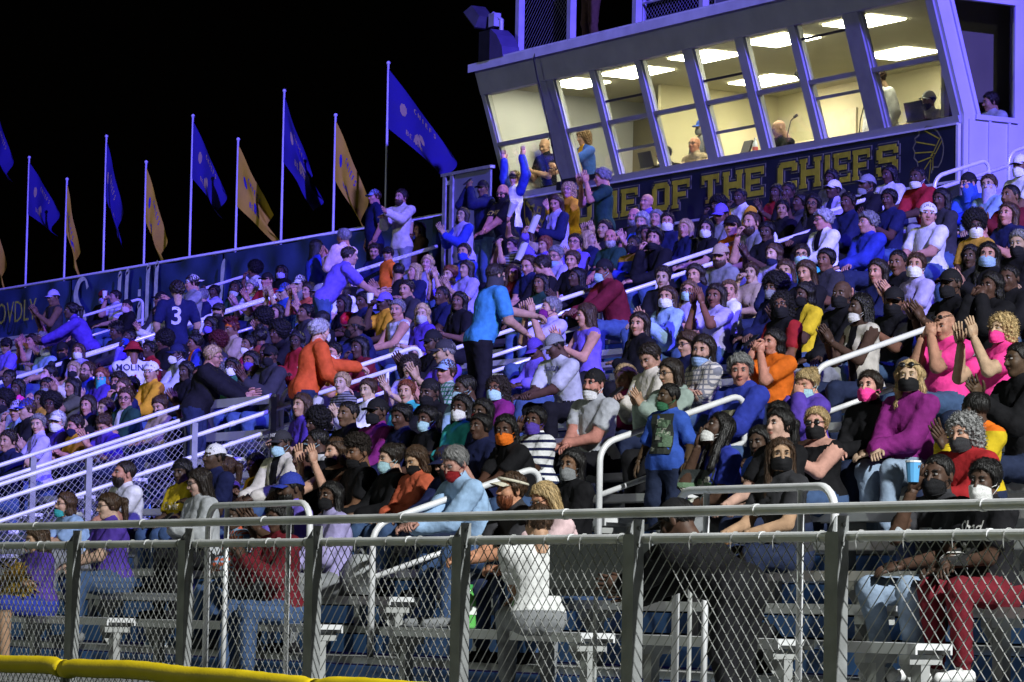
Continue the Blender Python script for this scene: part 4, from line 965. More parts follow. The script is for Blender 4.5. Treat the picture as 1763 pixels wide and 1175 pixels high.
def person(x,row,hz,spec,label,floor=None,y=None,group='spectators seated and standing in the stand'):
    """build one figure. spec: space separated tokens key=value"""
    S=dict(t.split('=') for t in spec.split())
    rr=random.Random(int((x*1000)+row*77)&0xffffff)
    stand_='st' in S; kind=S.get('k','m'); lod=0 if row<7 else 1
    lean,AL,AR=PO[S.get('p','lap' if not stand_ else 'down')]
    lean+=float(S.get('ln',0))
    fl=floorZ(row) if floor is None else floor
    Yp=(rowY(row)-.02 if not stand_ else rowY(row)-float(S.get('dy',.27))) if y is None else y
    g=float(S.get('fat',0)); fem=kind in 'fc'; ks=.80 if kind=='c' else 1.0
    zp=(.53 if not stand_ else .93)
    hz=hz-fl                                   # height of the head centre over the floor
    # vertical scale so that the head comes out where it should
    cl_=math.cos(lean)
    if not stand_:
        k=(hz-.53-.12*.97)/(.53*cl_); k=min(max(k,.74 if kind!='c' else .55),1.16); zp_=.53; legk=1
    else:
        k=hz/(.93+.53*cl_+.12); zp_=.93*k; legk=k
    tk=min(max(k,.7),1.12); wk=ks*(1 if kind!='c' else .9)
    P0=V3(0,0,zp_); sp=V3(0,-math.sin(lean),cl_)
    SH=P0+sp*(.47*k); NB=P0+sp*(.53*k); fw=V3(0,-1,0); upv=V3(0,0,1)
    sw=(.170 if fem else .194)*wk*(1+.12*g)
    hdir=V3(0,-.03-.25*math.sin(lean),1); hdir/=np.linalg.norm(hdir); HC_=NB+hdir*.12
    gx=1+.28*g
    arms=[]
    for sx,(wt,hs,hd_) in ((1,AL),(-1,AR)):
        s=SH+V3(sx*sw,0,-.015)
        q=min(tk,1.0)*(.82 if kind=='c' else 1)
        w_=SH+V3(wt[0],0,0)+fw*(wt[1]*q+.05*g)+upv*wt[2]*q
        w_=w_+V3(rr.uniform(-.02,.02),rr.uniform(-.02,.02),rr.uniform(-.02,.02))
        if not stand_ and wt[2]<-.3: w_[2]=max(w_[2],.66)
        e,w_=ik(s,w_,V3(sx*(.55 if wt[2]<.2 else .9),.25,-1.0 if wt[2]<.2 else -.3),UP*q,FO*q)
        d=(V3(hd_[0],-hd_[1],hd_[2]) if hd_ else (w_-e)); d=d/np.linalg.norm(d); arms.append((s,e,w_,hs,d,sx,q))
    legs=[]
    for sx in (1,-1):
        if not stand_:
            kx=sx*(.10+rr.uniform(0,.09)*(0.4 if fem else 1)+.03*g); hp=V3(sx*.085*gx,-.01,zp_-.03); kn=V3(kx,-.42*(.9 if fem else 1)*(1 if kind!='c' else .75),.515 if kind!='c' else .45); an=V3(kx*.95,-.38+rr.uniform(-.06,.10),.09)
        else:
            hp=V3(sx*.085*gx,0,zp_-.05); kn=V3(sx*.10,-.03,.50*legk); an=V3(sx*.11,.02,.09)
        legs.append((hp,kn,an))
    sl={'T':.20,'L':.70,'H':.70,'K':.0,'S':.25}[S.get('g','T')]; sh={'j':2.,'s':.47,'k':.40}[S.get('l','j')]
    th_=.014 if S.get('g','T') in 'LH' else .011
    def groups(P):
        d=cap_(P,P0+V3(-.055*gx,.0,.0),P0+V3(.055*gx,.0,.0),.125*(1+.18*g),.125*(1+.18*g),.95)[0]
        c1=P0+sp*(.17*k); d=smin(d,ell(P,c1+fw*(.015+.05*g),V3((.143 if not fem else .128)*gx*wk,.112*(1+.55*g),.18*k)),.06)
        c2=P0+sp*(.34*k); d=smin(d,ell(P,c2,V3((.172 if not fem else .150)*wk*(1+.18*g),.122*(1+.28*g)*wk,.165*k)),.06)
        if fem and kind!='c':
            A=np.abs(P)*V3(1,0,0)+P*V3(0,1,1); cb=P0+sp*(.31*k)+fw*.085+V3(.066,0,0); d=smin(d,ell(A,cb,V3(.06,.058,.06)*(1+.3*g)),.04)
        d=smin(d,cap_(P,SH+V3(-sw*.8,0,-.01),SH+V3(sw*.8,0,-.01),.062,.062)[0],.06)
        d=smin(d,cap_(P,SH+V3(-sw*.35,.0,.01),NB+V3(0,.01,.02),.055,.045)[0],.04); d=smin(d,cap_(P,SH+V3(sw*.35,.0,.01),NB+V3(0,.01,.02),.055,.045)[0],.04)
        if S.get('g')=='H': d=smin(d,ell(P,NB+V3(0,.055,-.0),V3(.105,.06,.055)),.03)
        tor=d-.004
        nk=cap_(P,NB-sp*.05,HC_+V3(0,.02,-.03),.05 if fem else .056,.05)[0]
        aa=[]
        for (s,e,w_,hs,dd,sx,q) in arms:
            fr_=.057*(1+.25*g)*(1 if not fem else .88)*(1 if kind!='c' else .8)
            d1,h1=cap_(P,s,e,fr_+.004,fr_*.82); d2,h2=cap_(P,e,w_,fr_*.84,fr_*.58)
            t1,t2=h1*UP*q,UP*q+h2*FO*q
            a=np.where(d1<d2,t1,t2); dd_=smin(d1,d2,.02)
            dd_=dd_-th_*np.clip((sl-a)/.012,0,1)*(1+.9*np.clip(a/.2,0,1))
            aa.append((dd_,a))
        ll=[]
        for (hp,kn,an) in legs:
            r_=.082*(1+.30*g)
            d1,h1=cap_(P,hp,kn,r_,.060*(1+.2*g)); d2,h2=cap_(P,kn,an,.060*(1+.15*g),.040)
            a=np.where(d1<d2,h1*.43,.43+h2*.43); ft,hf=cap_(P,an+V3(0,.03,-.045),an+V3(0,-.17,-.055),.040,.032)
            dl=smin(d1,d2,.03)-.012*np.clip((min(sh,.84)-a)/.015,0,1)
            a=np.where(ft<dl,.9,a); dl=smin(dl,ft,.015); ll.append((dl,a))
        return tor,nk,aa,ll
    def fn(P):
        tor,nk,aa,ll=groups(P)
        d=smin(tor,nk,.025)
        for dl,_ in ll: d=smin(d,dl,.045)
        for da,_ in aa: d=smin(d,da,.028)
        return d
    pts=np.array([P0,SH,NB,HC_]+[q for a in arms for q in a[:3]]+[q for l in legs for q in l]); m_=.19+.08*g
    lo=pts.min(0)-m_; hi=pts.max(0)+m_; lo[2]=max(lo[2],-.02); hi[2]=min(hi[2],HC_[2]+.03) if arms[0][2][2]<HC_[2] and arms[1][2][2]<HC_[2] else hi[2]-.1
    h=(.0185,.024)[lod] if row<14 else .028
    if row<1: h=.0165
    Vt,Q=nets(fn,lo.astype(f4),hi.astype(f4),h,1)
    tor,nk,aa,ll=groups(Vt)
    alld=np.stack([tor,nk,aa[0][0],aa[1][0],ll[0][0],ll[1][0]],1); who=alld.argmin(1)
    reg=np.zeros((len(Vt),4),f4)
    reg[:,0]=-.08
    for i in (0,1):
        m2=who==2+i; reg[m2,0]=aa[i][1][m2]
    along=(Vt-P0)@sp; hemz=float(S.get('hem',.02 if not stand_ else -.06)); reg[:,1]=np.where(who>=4,-1,along-hemz)
    reg[who==2,1]=1; reg[who==3,1]=1
    reg[:,2]=-1
    for i in (0,1):
        m2=who==4+i; reg[m2,2]=ll[i][1][m2]
    fr_=np.clip(-(Vt[:,1]-NB[1])*10,0,1)
    reg[:,3]=np.where(who>=2,-1,(Vt-NB)@sp+.035*fr_)
    # cloth folds
    cm=(reg[:,3]<.02)&(reg[:,0]<sl)&(reg[:,2]<sh)
    sd=rr.random()*9; fo=.011*(.45-np.abs(vnoise(Vt*V3(1.3,1.3,.8)+.05*vnoise(Vt,9,sd)[:,None],17,sd)))+.0045*(.4-np.abs(vnoise(Vt,41,sd+2)))
    g_=np.stack([fn(Vt+.008*np.eye(3,dtype=f4)[k_])-fn(Vt-.008*np.eye(3,dtype=f4)[k_]) for k_ in range(3)],1); g_/=np.linalg.norm(g_,axis=1)[:,None]+1e-6
    Vt=Vt+g_*(fo*cm)[:,None]
    VV=[Vt]; FF=[Q]; MI=[np.zeros(len(Q),int)]; off=len(Vt); regs=[reg]
    # head
    hv,hq,ev,ef,em_=head('h' if g>.75 and kind=='m' else kind,lod)
    hs_=(.97 if kind=='m' else .92 if kind=='f' else .88)*(1+.04*rr.uniform(-1,1))
    yaw=R(float(S.get('y',rr.uniform(0,42)))); pit=R(float(S.get('n',rr.uniform(-4,10)))); rol=R(rr.uniform(-5,5))
    HM4=Matrix.Translation(Vector(HC_.tolist()))@Matrix.Rotation(yaw,4,'Z')@Matrix.Rotation(pit,4,'X')@Matrix.Rotation(rol,4,'Y')@Matrix.Diagonal((hs_*rr.uniform(.95,1.06)*(1+.08*g),hs_*rr.uniform(.97,1.03),hs_*rr.uniform(.96,1.05),1))
    def xf(v,m4): a=np.array(m4,f4); return v@a[:3,:3].T+a[:3,3]
    VV.append(xf(hv,HM4)); FF.append(hq+off); MI.append(np.full(len(hq),1)); off+=len(hv)
    polys=[]; pm=[]
    VV.append(xf(ev,HM4)); polys+=[tuple(i+off for i in q) for q in ef]; pm+=em_.tolist(); off+=len(ev)
    if 'open' in S:
        b=MB(); b.lathe([(0,-.016),(.012,-.012),(.017,0),(.012,.012),(0,.016)],(0,-.090,-.062),8); VV.append(xf(np.array(b.v,f4),HM4)); polys+=[tuple(i+off for i in q) for q in b.f]; pm+=[3]*len(b.f); off+=len(b.v)
    hands=[]
    for (s,e,w_,hs,d,sx,q) in arms:
        hv2,hf2=HANDS[S.get('hs',hs)]; Y=d/np.linalg.norm(d)
        zr=V3(sx*.9,0,.35) if hs=='flat' else V3(sx*.35,-.2,.9)
        if abs(Y[2])>.85 and hs!='flat': zr=V3(sx*.7,-.7,0)
        Z=zr-Y*(zr@Y); Z/=np.linalg.norm(Z)+1e-6; X=np.cross(Y,Z)
        B=np.stack([X*(-sx if 0 else 1),Y,Z],1); hsz=(1.02 if not fem else .92)*(1 if kind!='c' else .82)
        loc=hv2.copy()
        if X@V3(-sx,0,0)<0 and hs!='flat': loc[:,0]*=-1
        if hs=='flat' and X@V3(0,1,0)<0: loc[:,0]*=-1
        vv=(loc*hsz)@B.T+w_+Y*.028
        flip=np.linalg.det(B)*(1 if np.array_equal(loc[:,0],hv2[:,0]) else -1)<0
        VV.append(vv.astype(f4)); polys+=[tuple(i+off for i in (q[::-1] if flip else q)) for q in hf2]; pm+=[1]*len(hf2); off+=len(vv); hands.append((w_+Y*.10,Y,Z))
    A=np.concatenate(VV); Qa=np.concatenate(FF); 
    me=bpy.data.meshes.new('person')
    nl=len(Qa)*4+sum(len(q) for q in polys); npoly=len(Qa)+len(polys)
    me.vertices.add(len(A)); me.vertices.foreach_set('co',A.ravel()); me.loops.add(nl); me.polygons.add(npoly)
    me.loops.foreach_set('vertex_index',np.concatenate([Qa.ravel(),np.array([i for q in polys for i in q],int)]).astype(np.int32))
    tot=np.concatenate([np.full(len(Qa),4),np.array([len(q) for q in polys],int)]); st=np.concatenate([[0],np.cumsum(tot)[:-1]])
    me.polygons.foreach_set('loop_start',st.astype(np.int32)); me.polygons.foreach_set('material_index',np.concatenate(MI+[np.array(pm)]).astype(np.int32)); me.polygons.foreach_set('use_smooth',np.ones(npoly,bool))
    for mm in BODYMATS: me.materials.append(mm)
    at=me.attributes.new('reg','FLOAT_COLOR','POINT'); full=np.full((len(A),4),-1,f4); full[:len(reg)]=reg; at.data.foreach_set('color',full.ravel())
    me.update(calc_edges=True); me.validate()
    o=link('person',me,None,(x,Yp,fl)); by=R(float(S.get('by',rr.uniform(-8,8) if not stand_ else 0)))
    # turn the body about the head so that the head stays put
    o.rotation_euler=(0,0,by); hp_=Matrix.Rotation(by,3,'Z')@Vector((0,HC_[1],0)); o.location=(x-hp_.x,Yp+HC_[1]-hp_.y if abs(by)>.3 else Yp,fl)
    top=S.get('c','grey').split('/'); sk=SK[S.get('s','w')]; j=1+.12*rr.uniform(-1,1)
    o['c_top']=[v*j for v in CO[top[0]]]; o['c_top2']=list(CO[top[1] if len(top)>1 else top[0]]); o['c_bot']=list(CO[S.get('b',rr.choice(['jean','djean','jean','black','grey']))]); o['c_skin']=[v*(1+.1*rr.uniform(-1,1)) for v in sk]; o['c_shoe']=list(CO[S.get('sh',rr.choice(['white','black','grey','black']))])
    hst=S.get('h','short-br').split('-'); hcol=HC[hst[1]] if len(hst)>1 else HC['br']
    o['c_brow']=[v*.6+.006 for v in hcol]; o['par']=[sl,sh,float(S.get('col',.045 if S.get('g','T')!='K' else .0))]; o['par2']=[float(S.get('pat',0)),float(S.get('fr',110)),float(S.get('yk',9))]
    tag(o,label,'person',group)
    def child(name,me_,c,m4=HM4):
        q=link(name,me_,o); q.matrix_local=m4; q['c']=list(c); return q
    if hst[0] not in('bald',): child('hair',hairmesh(hst[0]),hcol)
    if 'bd' in S: child('beard',hairmesh('beard'),HC[S['bd']])
    if 'hat' in S:
        ty,cc=S['hat'].split('-'); child({'bcap':'cap','durag':'head_wrap'}.get(ty,ty if ty in('cap','beanie','visor') else 'hat'),capmesh(ty),CO[cc])
    if 'm' in S: child('face_mask',maskmesh('mask'),CO[S['m']])
    if 'cm' in S: child('face_mask',maskmesh('chinmask'),CO[S['cm']])
    if 'ga' in S: child('neck_gaiter',maskmesh('gaiter'),CO[S['ga']])
    if 'gl' in S: child('glasses',glassmesh(),(.02,.02,.022))
    if 'sg' in S: child('sunglasses',shades(),(.012,.012,.014),HM4@Matrix.Translation((0,.01,.075)) if S['sg']=='up' else HM4)
    return o,fn,hands,dict(P0=P0,sp=sp,SH=SH,NB=NB,k=k)
PEOPLE="""
-52.54|18|6.29|st=1 c=char g=K s=b h=buzz-bk hat=cap-lav p=clap y=10 b=black|standing person in a pale violet cap clapping before the banner word PROUDLY
-48.45|16|5.75|st=1 k=f c=purple/lav pat=5 yk=1.5 g=L s=d h=pony-bk p=reach y=0 by=-20|person bending low in a purple jacket below the banner's bare stretch
-56.59|22|6.71|c=black g=L s=b h=buzz-bk hat=cap-maroon m=lav y=50 p=knees|person in black long sleeved top, maroon cap, lavender mask, above the spiky locs
-56.16|22|6.69|c=lav/white pat=1 fr=90 g=T s=w h=short-dk p=drink y=0 it=cup|person in lavender T-shirt, short dark hair, above the spiky locs
-52.99|20|6.26|c=black g=H s=w h=buzz-bk hat=beanie-black m=lpink y=45 fat=.4 p=cross|person in black hooded top, black knit hat, pale pink mask, above the spiky locs
-52.09|16|5.44|c=violet g=T s=t h=short-bk hat=cap-black y=45 p=knees|person in violet T-shirt, black cap, left of the spiky locs
-53.49|18|5.85|c=lav g=T s=r h=recede-dk p=clap y=20|person in lavender T-shirt, receding dark hair, left of the spiky locs
-52.59|17|5.58|k=f c=tan g=T s=r h=short-dk sg=up p=claphigh y=20|person in tan T-shirt, short dark hair, left of the spiky locs
-50.72|16|5.47|c=navy g=T s=w h=short-gy y=10 p=cross|person in navy T-shirt, short grey hair, left of the spiky locs
-49.10|15|5.22|c=lblue g=T s=w h=short-wh m=white y=50 p=lap|person in light blue T-shirt, short white hair, white mask, left of the spiky locs
-50.10|16|5.47|c=navy g=L s=t h=short-dk hat=bcap-black y=5 p=clap|person in navy long sleeved top, backward black cap, left of the spiky locs
-50.87|17|5.58|k=f c=black g=L s=w h=long-dk y=30 p=chin|person in black long sleeved top, long dark hair, left of the spiky locs
-47.12|14|5.05|c=navy g=T s=b h=buzz-bk hat=cap-black m=black y=45 p=cross|person in navy T-shirt, black cap, black mask, left of the spiky locs
-46.49|14|5.01|k=f c=lav g=T s=w h=bob-br m=white y=40 p=lap|person in lavender T-shirt, brown bob hair, white mask, left of the spiky locs
-47.90|16|5.43|c=char g=L s=d h=spikes-bk y=0 p=lap|person with black spiky locs under the white script banner
-45.91|15|5.20|c=violet g=L s=d h=buzz-bk m=blue y=10 p=chin|person in violet long sleeved top, cropped black hair, blue mask, right of the spiky locs
-41.94|12|4.72|c=white g=S s=b h=buzz-bk hat=bucket-red y=20 by=-110 p=lap pr=molina row=12 hem=-.1|person in a red bucket hat and white lettered jersey seen from behind
-44.60|11|4.46|c=purple g=T s=d h=buzz-bk y=30 fat=.3 p=knees|person in purple T-shirt, cropped black hair, left of the spiky locs
-44.65|12|4.55|k=f c=white g=L s=p h=topbun-bk m=pink y=5 p=phone|person in white long sleeved top, black topknot, pink mask, left of the spiky locs
-43.90|12|4.57|k=f c=cream g=L s=p h=long-bl m=black y=30 p=clap|person in cream long sleeved top, long blonde hair, left of the red bucket hat
-42.09|11|4.44|c=royal g=T s=w h=recede-br bd=br gl=1 y=20 p=cross|person in royal T-shirt, receding brown hair, glasses, left of the red bucket hat
-41.64|11|4.35|k=f c=purple g=T s=p h=longw-rd ga=teal y=40 p=clap|person in purple T-shirt, long wavy red hair, teal gaiter, left of the red bucket hat
-41.91|10|4.21|k=f c=char g=L s=b h=bob-bk m=grey y=40 p=knees|person in charcoal long sleeved top, black bob hair, left of the red bucket hat
-41.19|10|4.17|k=f c=olive g=T s=t h=bob-bk p=claphigh y=20|person in olive T-shirt, black bob hair, left of the red bucket hat
-39.73|10|4.16|c=dgreen g=L s=t h=thick-dk m=black y=20 p=knees|person in dark green long sleeved top, thick dark hair, left of the white backward cap
-37.99|9|3.99|c=navy g=L s=w h=buzz-br y=30 p=chin|person in navy long sleeved top, cropped brown hair, left of the white backward cap
-36.87|8|3.80|c=dgreen/white pat=4 g=L s=r h=short-br gl=1 y=50 fat=.3 p=cross|person in dark green long sleeved top, short brown hair, glasses, below the white backward cap
-41.91|9|3.97|c=grey g=L s=d h=afro-bk m=black y=40 p=cross|person in grey long sleeved top, black afro hair, black mask, left of the spiky locs
-39.71|8|3.76|c=lblue g=S s=w h=short-br hat=cap-lav y=45 p=chin|person in light blue short sleeved shirt, lavender cap, left of the red bucket hat
-38.20|7|3.70|c=black g=T s=w h=short-br hat=cap-royal y=0 p=clap|person in black T-shirt, royal cap, left of the red bucket hat
-40.67|9|3.96|k=f c=mustard g=T s=b h=short-bk y=30 p=lap|person in mustard T-shirt, short black hair, left of the red bucket hat
-38.94|8|3.81|k=f c=char g=L s=d h=afro-bk gl=1 y=45 p=knees|person in charcoal long sleeved top, black afro hair, glasses, left of the red bucket hat
-36.45|6|3.45|k=f c=lav g=T s=p h=short-gy p=clap y=50|person in lavender T-shirt, short grey hair, above the purple T-shirt at the front
-37.32|7|3.53|c=purple g=T s=p h=short-wh hat=cap-white m=white y=40 p=lap|person in purple T-shirt, white cap, white mask, left of the white backward cap
-37.79|7|3.33|k=f c=gold g=T s=w h=long-br gl=1 cm=char y=55 p=clap|person in gold T-shirt, long brown hair, glasses, above the purple T-shirt at the front
-36.79|7|3.42|c=gold g=T s=r h=short-dk m=navy y=10 n=14 p=phone|person in gold T-shirt, short dark hair, navy mask, above the purple T-shirt at the front
-39.37|10|3.77|k=f c=lav/white pat=1 fr=60 g=L s=p h=thick-bk p=mouth y=45|person in lavender long sleeved top, thick black hair, below the white backward cap
-35.85|7|3.32|c=purple g=T s=w h=short-br y=20 n=40 ln=.25 p=clap|person in purple T-shirt, short brown hair, above the purple T-shirt at the front
-38.76|10|4.24|c=violet/gold pat=5 yk=.62 g=L s=w h=buzz-br hat=bcap-white y=40 p=lap|person in backward white cap and gold and violet jacket
-35.92|8|3.63|k=f c=tan g=L s=w h=bun-br m=black y=30 n=20 p=lap|person in tan long sleeved top, brown hair in a bun, below the white backward cap
-40.27|12|4.59|c=lgrey/grey pat=4 g=H s=d h=buzz-bk hat=cap-navy m=white y=10 p=lean it=slip|person in navy cap and white mask holding a yellow slip
-42.80|13|4.81|c=red g=T s=d h=short-bk y=20 p=lap|person in red T-shirt, short black hair, right of the red bucket hat
-43.73|14|5.00|k=f c=black g=T s=d h=afro-bk y=0 p=cross|person in black T-shirt, black afro hair, right of the red bucket hat
-41.40|13|4.83|k=f c=royal/orange pat=4 g=L s=b h=topbun-bk y=0 p=lap|person in royal long sleeved top, black topknot, left of the black jacket
-35.12|9|4.19|st=1 c=black g=L s=r h=short-bl y=0 by=140 n=12 p=reach gl=1 fat=.7 ln=-.25 row=9|large fair haired person in a black jacket leaning forward in the aisle
-40.78|13|4.79|k=f c=char g=T s=d h=afro-ma y=20 p=knees|person in charcoal T-shirt, maroon afro hair, above the black jacket
-41.58|14|5.05|c=tan g=T s=b h=spikes-ma y=10 hat=beanie-orange p=lap|person in bright orange knitted hat with tan shirt
-36.61|10|4.20|k=f c=green g=T s=d h=long-bk m=white y=45 p=knees|person in green T-shirt, long black hair, white mask, right of the black jacket
-37.19|11|4.33|k=f c=black g=L s=b h=bob-bk m=purple y=20 p=chin|person in black long sleeved top, black bob hair, purple mask, right of the black jacket
-36.06|10|4.09|c=lav g=S s=b h=bald m=navy gl=1 y=10 p=clap|person in lavender short sleeved shirt, bald head, navy mask, right of the black jacket
-35.65|10|4.28|c=char g=L s=d h=buzz-bk hat=cap-black m=black y=30 fat=.3 p=clap|person in charcoal long sleeved top, black cap, black mask, right of the orange hat
-37.78|11|4.08|c=white g=T s=w h=short-gy hat=cap-purple y=-60 by=-20 p=lean|person in white T-shirt, purple cap, below the black jacket
-38.68|12|4.63|k=f c=hot g=T s=b h=short-bk cm=white y=20 p=clap|person in hot pink T-shirt, short black hair, below the orange hat
-39.63|13|4.80|k=f c=coral g=T s=b h=topbun-bk y=-70 p=cross|person in coral T-shirt, black topknot, right of the orange hat
-44.48|16|5.33|k=f c=black g=L s=d h=long-bk m=violet y=20 p=lean|person in black long sleeved top, long black hair, violet mask, left of the orange hat
-44.65|15|5.22|c=black g=L s=d h=short-bk m=lpink hat=cap-black y=-10 p=lap|person in black long sleeved top, black cap, right of the red bucket hat
-49.13|18|5.85|k=f c=white g=L s=w h=long-dk m=black y=45 p=clap|person in white long sleeved top, long dark hair, black mask, below the number 3 jersey
-51.63|20|6.28|c=char g=L s=b h=buzz-bk hat=cap-black y=0 p=lap|person in charcoal long sleeved top, black cap, left of the number 3 jersey
-44.17|15|5.75|st=1 c=navy g=S s=w h=thick-dk y=15 by=-115 p=down pr=three row=15|standing person in dark number 3 jersey seen from behind
-47.50|18|6.17|st=1 c=grey g=T s=w h=short-dk hat=bcap-white y=-20 p=out row=18|standing person in grey T-shirt, backward white cap, right of the number 3 jersey
-50.14|20|6.24|c=navy g=H s=w h=short-gy y=-30 p=lap|person in navy hooded top, short grey hair, right of the number 3 jersey
-51.07|21|6.41|k=f c=lav g=L s=d h=short-bk y=30 p=photo|person in lavender long sleeved top, short black hair, right of the number 3 jersey
-45.72|17|5.63|c=black g=L s=w h=short-dk hat=cap-char bd=dk y=50 p=phone it=paper|person in black long sleeved top, charcoal cap, beard, above the orange hat
-48.94|20|6.28|c=dgreen g=L s=d h=bob-bk cm=lgrey y=40 p=lap|person in dark green long sleeved top, black bob hair, left of the red T-shirt
-48.43|20|6.26|c=lav/white pat=1 fr=120 g=S s=p h=thick-wh y=15 p=clap|person in lavender short sleeved shirt, thick white hair, left of the red T-shirt
-47.90|20|6.33|c=red g=T s=r h=buzz-dk hat=cap-black y=20 p=clap fat=.5|person in a red T-shirt and black cap clapping
-51.81|23|6.87|c=white g=T s=b h=afro-bk y=-20 p=chin|person in white T-shirt, black afro hair, left of the red T-shirt
-49.83|22|6.67|k=f c=black g=L s=d h=bob-bk m=lav y=40 p=knees|person in black long sleeved top, black bob hair, lavender mask, right of the red T-shirt
-41.96|15|5.22|c=char g=T s=b h=afro-bk y=-10 p=knees|person in charcoal T-shirt, black afro hair, right of the orange hat
-44.95|18|5.90|c=blue g=S s=w h=short-br hat=cap-blue y=0 p=claphigh|person in blue short sleeved shirt, blue cap, right of the red T-shirt
-45.63|19|6.09|c=grey g=T s=w h=short-dk hat=cap-white y=15 p=clap|person in grey T-shirt, white cap, right of the red T-shirt
-44.24|18|5.87|k=f c=coral g=T s=w h=bob-dk y=10 p=claphigh|person in coral T-shirt, dark bob hair, right of the red T-shirt
-42.69|17|5.69|c=blue/black pat=4 g=S s=r h=buzz-br hat=cap-grey y=10 p=clap|person in blue short sleeved shirt, grey cap, above the orange tunic
-45.84|20|6.66|st=1 k=f c=royal g=L s=w h=long-bk y=20 by=170 p=clap|standing person in royal long sleeved top, long black hair, left of the pale pink shirt
-45.00|20|6.75|st=1 c=lpink g=L s=r h=short-gy y=-10 by=-65 p=clap|standing person in a pale pink shirt under the gold flag
-40.87|17|6.04|st=1 c=violet g=S s=w h=short-dk y=10 by=160 p=reach|person in violet T-shirt stooping with one arm stretched out
-42.84|18|5.80|k=f c=white g=T s=p h=longw-dk y=-5 p=lean|person in white T-shirt, long wavy dark hair, below the stooping person
-40.84|16|5.40|k=f c=black g=T s=d h=bob-bk y=10 p=knees|person in black T-shirt, black bob hair, above the orange tunic
-36.76|13|4.75|c=navy g=H s=d h=buzz-bk hat=cap-brown m=black y=-30 fat=.3 p=lean|person in navy hooded top, brown cap, black mask, right of the orange tunic
-39.03|14|5.01|c=black g=L s=b h=buzz-bk hat=beanie-black y=0 p=phone|person in black long sleeved top, black knit hat, above the orange tunic
-32.65|9|4.34|st=1 k=f c=rust g=L s=p h=thick-wh m=white y=15 by=168 p=rail b=djean fat=.6 hem=-.32|person in a flowing burnt orange tunic gripping the aisle handrail
-34.15|10|4.24|c=violet/gold pat=5 yk=.72 g=T s=w h=short-bk m=white y=30 p=clap|person in violet T-shirt, short black hair, white mask, below the orange tunic
-37.42|12|4.61|k=f c=red g=L s=d h=longw-bk gl=1 y=40 p=cross|person in red long sleeved top, long wavy black hair, glasses, left of the orange tunic
-38.63|15|5.25|c=gold g=T s=d h=buzz-bk hat=cap-violet p=drink y=10 it=cup|person in violet cap and gold T-shirt drinking from a cup
-37.16|14|5.03|c=lgrey/white pat=1 fr=60 g=K s=r h=short-gy y=45 p=knees|grey haired person in sleeveless striped shirt left of the crossed arms
-35.49|13|4.85|k=f c=purple g=S s=p h=longw-bl m=lgrey y=50 p=cross|blonde person in purple shirt sitting with arms crossed
-42.72|19|6.06|c=black g=L s=t h=buzz-bk y=-80 by=-25 p=clap|person in black long sleeved top, cropped black hair, above the drinking person
-42.28|19|6.03|k=f c=navy g=T s=w h=bob-bl y=-5 p=cross|person in navy T-shirt, blonde bob hair, above the drinking person
-43.02|20|6.24|k=f c=lav g=L s=p h=longw-bl y=35 p=cross|person in lavender long sleeved top, long wavy blonde hair, below the brown jacket
-40.25|18|5.82|k=f c=violet g=T s=p h=bun-rd y=20 p=claphigh|person in violet T-shirt, red hair in a bun, left of the cyan T-shirt
-39.78|18|5.85|k=f c=lav g=T s=w h=long-dk y=10 p=clap|person in lavender T-shirt, long dark hair, left of the cyan T-shirt
-47.57|23|6.86|c=navy g=L s=w h=short-dk y=50 n=20 p=lean|person in navy long sleeved top, short dark hair, right of the stooping person
-46.01|22|6.62|k=c c=royal/orange pat=5 yk=.6 g=T s=w h=short-dk hat=cap-black y=40 st=1|child in a black cap and blue and orange T-shirt
-48.72|25|7.37|k=f c=brown g=L s=w h=long-dk y=15 p=cup it=tancup|brown haired person in dark brown jacket holding a tan cup
-49.83|25|7.99|st=1 c=navy g=S s=r h=short-br hat=cap-lblue y=10 by=-10 fat=.3 b=black|standing person in pale blue cap and navy polo at the back rail
-47.81|24|7.76|st=1 c=cream g=L s=w h=short-dk bd=br y=0 p=out by=20|standing bearded person in cream shirt swinging an arm
-43.73|22|7.03|st=1 k=f c=lav/royal pat=3 g=L s=w h=bob-dk gl=1 y=30 p=clap b=djean|standing person with glasses in a white and blue raglan shirt
-41.99|20|6.31|c=royal g=L s=w h=short-dk m=royal y=30 p=cross|person in royal long sleeved top, short dark hair, royal mask, left of the cyan T-shirt
-46.54|25|7.28|st=1 k=c c=white/gold pat=4 g=T s=w h=thick-bl y=15 by=-120|fair haired child in white jersey seen from behind
-45.32|24|7.66|st=1 c=navy g=L s=b h=buzz-bk hat=cap-black y=20 p=photo it=phone|standing person in navy holding up a phone beside the grey screen
-44.64|24|7.52|st=1 c=black g=S s=r h=bald ga=black gl=1 y=25 n=15 p=lap fat=.5 b=black|bald standing person in black T-shirt and black neck gaiter
-45.54|25|7.88|st=1 k=f c=white/royal pat=3 g=L s=p h=pony-bl hat=cap-black y=30 p=up open=1 b=navy|cheering person in a dark cap with both arms raised
-40.11|21|6.84|st=1 k=f c=lav/navy pat=3 g=L s=w h=long-br y=35 n=18 p=phone it=paper|standing person in lavender long sleeved top, long brown hair, below the mustard top
-41.86|23|7.26|st=1 k=f c=gold g=L s=p h=curly-bl gl=1 y=35 p=clap|standing person with curly blonde hair in a mustard yellow top
-41.01|23|7.37|st=1 c=dgreen g=S s=r h=thick-gy y=-20 by=-15 p=claphigh b=black|tall grey haired person in dark green T-shirt clapping
-41.78|21|6.44|k=f c=grey/black pat=1 fr=150 g=T s=w h=bun-dk p=photo y=20 it=phone|person in grey T-shirt, dark hair in a bun, left of the paper cone
-42.41|22|6.68|k=f c=tan g=T s=w h=long-br p=raise y=10 it=cone|brown haired person raising a white paper cone
